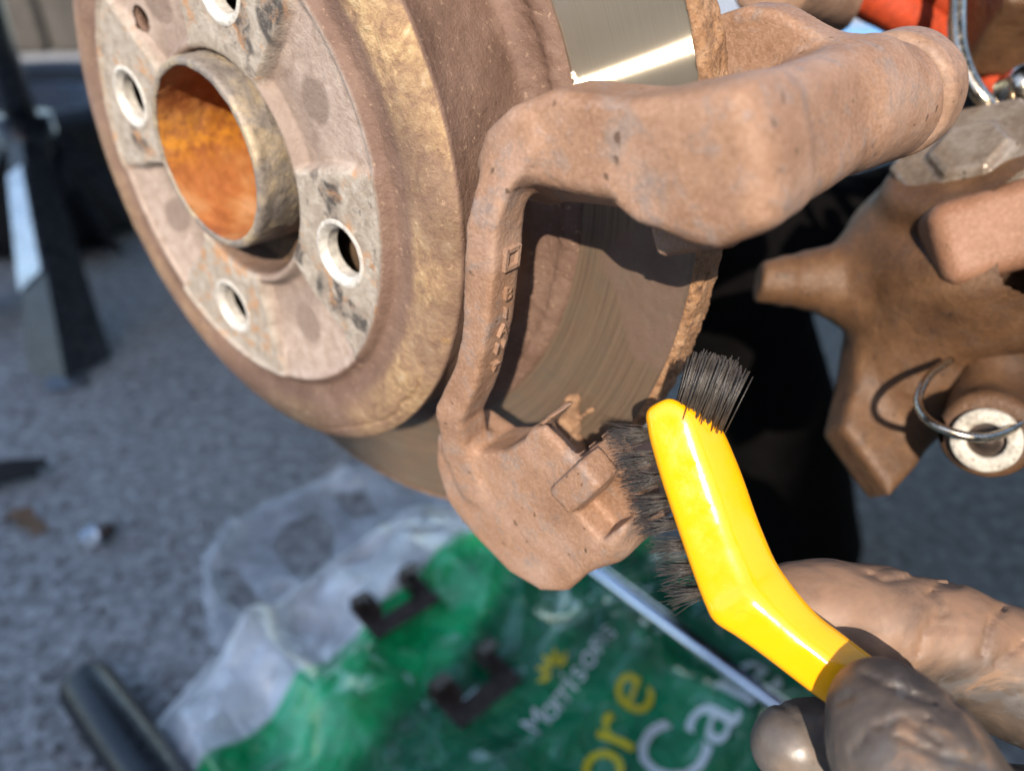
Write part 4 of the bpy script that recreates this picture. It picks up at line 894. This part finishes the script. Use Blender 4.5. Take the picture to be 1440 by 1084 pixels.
# ---- black handle, lower left
p0, p1 = G(118, 958, .017), G(262, 1160, .017); e = (p1-p0)/np.linalg.norm(p1-p0)
hnd = thing('tool_handle', Vector(p0*np.array([1, 1, 0])), 'black rubber gripped tool handle end on bare asphalt', 'tool handle')
V, F = tube_np([p0, p0+e*.002, p0+e*.006, p0+e*.06, p1], [.0135, .0160, .0172, .0172, .0172], 36); put('grip', V, F, M['grip'], hnd).data.set_sharp_from_angle(angle=.7)
V, F = tube_np([p1, p1+e*.16], [.009, .009], 20); put('shaft', V, F, M['chrome'], hnd)
# ---- loose bolt, leaf, black tool end
b = G(138, 752, .008); bolt = thing('wheel_bolt', Vector(b*np.array([1, 1, 0])), 'loose steel bolt lying on the asphalt', 'bolt')
e = np.array([.75, .6, .12]); e /= np.linalg.norm(e); 
V, F = tube_np([b-e*.011, b-e*.002], [.0085, .0085], 6); put('head', V, F, M['bolt'], bolt, smooth=False)
V, F = tube_np([b-e*.002, b+e*.0008], [.0105, .0105], 20); put('collar', V, F, M['bolt'], bolt, smooth=False)
V, F = tube_np([b, b+e*.013], [.0055, .0055], 16); put('shank', V, F, M['clip'], bolt)
b = G(40, 738, .004); V = []; n_ = 14
for i in range(n_):
    t = i/(n_-1); wv = .010*math.sin(math.pi*t)**.8*(1+.25*math.sin(t*19))
    for sgn in (-1, 0, 1): V.append(b+np.array([(t-.5)*.038, sgn*wv+.004*math.sin(t*5), .001+.006*abs(sgn)*math.sin(3*t+1)+.003*math.sin(t*7)]))
F = np.array([[i*3+k, (i+1)*3+k, (i+1)*3+k+1, i*3+k+1] for i in range(n_-1) for k in (0, 1)])
o = put('dry_leaf', np.array(V), F, M['leaf'], at=b); tag(o, 'small curled brown dry leaf on the asphalt', 'leaf')
b = G(6, 668, .010); pli = thing('pliers', Vector(b*np.array([1, 1, 0])), 'black plier jaws poking in at the left edge of the picture', 'pliers')
for s, dx in ((1, .0), (-1, .0)):
    P_ = smooth_path([b+np.array([-.06, s*.006-.015, 0]), b+np.array([-.02, s*.011-.004, 0]), b+np.array([.004, s*.009+.004, .002]), b+np.array([.028, s*.007+.010, .001])], 6)
    V, F = tube_np(P_, list(np.linspace(.0075, .0042, len(P_))), 10); put('jaw', V, F, M['rubber'], pli)
# ---- axle stand
foot = G(96, 542); top = G(118, 432)*np.array([1, 1, 0]); sc = np.array([*top[:2], 0])
stand = thing('axle_stand', Vector(sc), 'black axle stand with splayed legs behind the disc', 'axle stand')
H0 = .215
dirs = []
f0 = foot-sc; f0 = f0/np.linalg.norm(f0)
for k in range(4):
    a = k*math.pi/2; d = np.array([f0[0]*math.cos(a)-f0[1]*math.sin(a), f0[0]*math.sin(a)+f0[1]*math.cos(a), 0]); dirs.append(d)
RF = np.linalg.norm(foot-sc)
for k, d in enumerate(dirs):
    tt = sc+d*.035+UPV*H0; bb = sc+d*RF+UPV*.004; ln = bb-tt; ln /= np.linalg.norm(ln); sd_ = np.cross(d, UPV)
    w1 = (d+sd_)/math.sqrt(2); w2 = (d-sd_)/math.sqrt(2)
    prt = []
    for w in (w1, w2):
        Q = [tt, tt-w*.024, bb-w*.058, bb]; nn = np.cross(ln, w); nn /= np.linalg.norm(nn); V = np.array([q+nn*s*.0013 for s in (-1, 1) for q in Q])
        prt.append((V, np.array([[0, 3, 2, 1], [4, 5, 6, 7], [0, 1, 5, 4], [1, 2, 6, 5], [2, 3, 7, 6], [3, 0, 4, 7]])))
    lg = put('leg', *prt[0], M['black'], stand, smooth=False); put('flange', *prt[1], M['black'], lg, smooth=False)
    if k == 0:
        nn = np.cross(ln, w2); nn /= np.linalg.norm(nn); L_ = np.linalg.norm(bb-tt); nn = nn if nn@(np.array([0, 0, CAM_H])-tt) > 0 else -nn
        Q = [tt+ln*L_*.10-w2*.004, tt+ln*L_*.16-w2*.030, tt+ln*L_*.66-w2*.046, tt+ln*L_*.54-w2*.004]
        V = np.array([q+nn*z_ for z_ in (.0016, .004) for q in Q]); put('sky_sheen_plate', V, prt[1][1], M['sheen_steel'], lg, smooth=False)  # pale metal plate added for the sky's reflection on the black leg
    V, F = box_np(bb+UPV*.0-d*.004, [d, sd_, UPV], [.018, .018, .003]); put('foot_pad', V, F, M['sheen_steel'], stand, smooth=False)
V, F = tube_np([sc+UPV*.15, sc+UPV*(H0+.02)], .030, 20); put('collar', V, F, M['black'], stand)
V, F = tube_np([sc+UPV*.14, sc+UPV*.44], .017, 16); put('ratchet_post', V, F, M['black'], stand)
V, F = join_np([box_np(sc+UPV*.446, [dirs[0], dirs[1], UPV], [.035, .022, .006]), box_np(sc+UPV*.457+dirs[0]*.03, [dirs[0], dirs[1], UPV], [.005, .022, .008]), box_np(sc+UPV*.457-dirs[0]*.03, [dirs[0], dirs[1], UPV], [.005, .022, .008])]); put('saddle', V, F, M['black'], stand, smooth=False)
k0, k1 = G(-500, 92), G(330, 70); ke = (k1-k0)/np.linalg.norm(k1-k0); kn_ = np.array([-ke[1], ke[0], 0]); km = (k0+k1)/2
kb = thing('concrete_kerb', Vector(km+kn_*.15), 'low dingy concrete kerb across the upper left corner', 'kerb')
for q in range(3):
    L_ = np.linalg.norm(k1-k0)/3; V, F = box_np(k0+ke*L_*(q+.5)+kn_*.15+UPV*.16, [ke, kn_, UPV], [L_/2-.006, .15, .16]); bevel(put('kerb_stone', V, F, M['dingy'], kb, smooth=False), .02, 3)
# ---- wheel lying in the dark under the car
tc = G(58, 288, .0); tc[2] = 0
wh = thing('spare_tyre', Vector(tc), 'black tyre lying flat in the shade behind the axle stand', 'tyre')
pr = [(.160, .012), (.185, .004), (.222, 0), (.248, .012), (.260, .035), (.262, .075), (.262, .12), (.260, .150), (.248, .172), (.222, .186), (.185, .18), (.165, .168), (.158, .150)]
V, n_ = [], 96
for r, z in pr:
    for k in range(n_):
        rr = r-(.005 if (r > .255 and k % 2) else 0); V.append(tc+np.array([rr*math.cos(2*math.pi*k/n_), rr*math.sin(2*math.pi*k/n_), z]))
F = np.array([[i*n_+k, i*n_+(k+1) % n_, (i+1)*n_+(k+1) % n_, (i+1)*n_+k] for i in range(len(pr)-1) for k in range(n_)]); put('tread', np.array(V), F, M['rubber'], wh)
V = []
pr = [(.159, .150), (.156, .162), (.145, .156), (.130, .11), (.06, .09), (.03, .10), (.001, .102)]
for r, z in pr:
    for k in range(n_): V.append(tc+np.array([r*math.cos(2*math.pi*k/n_), r*math.sin(2*math.pi*k/n_), z]))
F = np.array([[i*n_+k, i*n_+(k+1) % n_, (i+1)*n_+(k+1) % n_, (i+1)*n_+k] for i in range(len(pr)-1) for k in range(n_)]); put('wheel_rim', np.array(V), F, M['black'], wh)
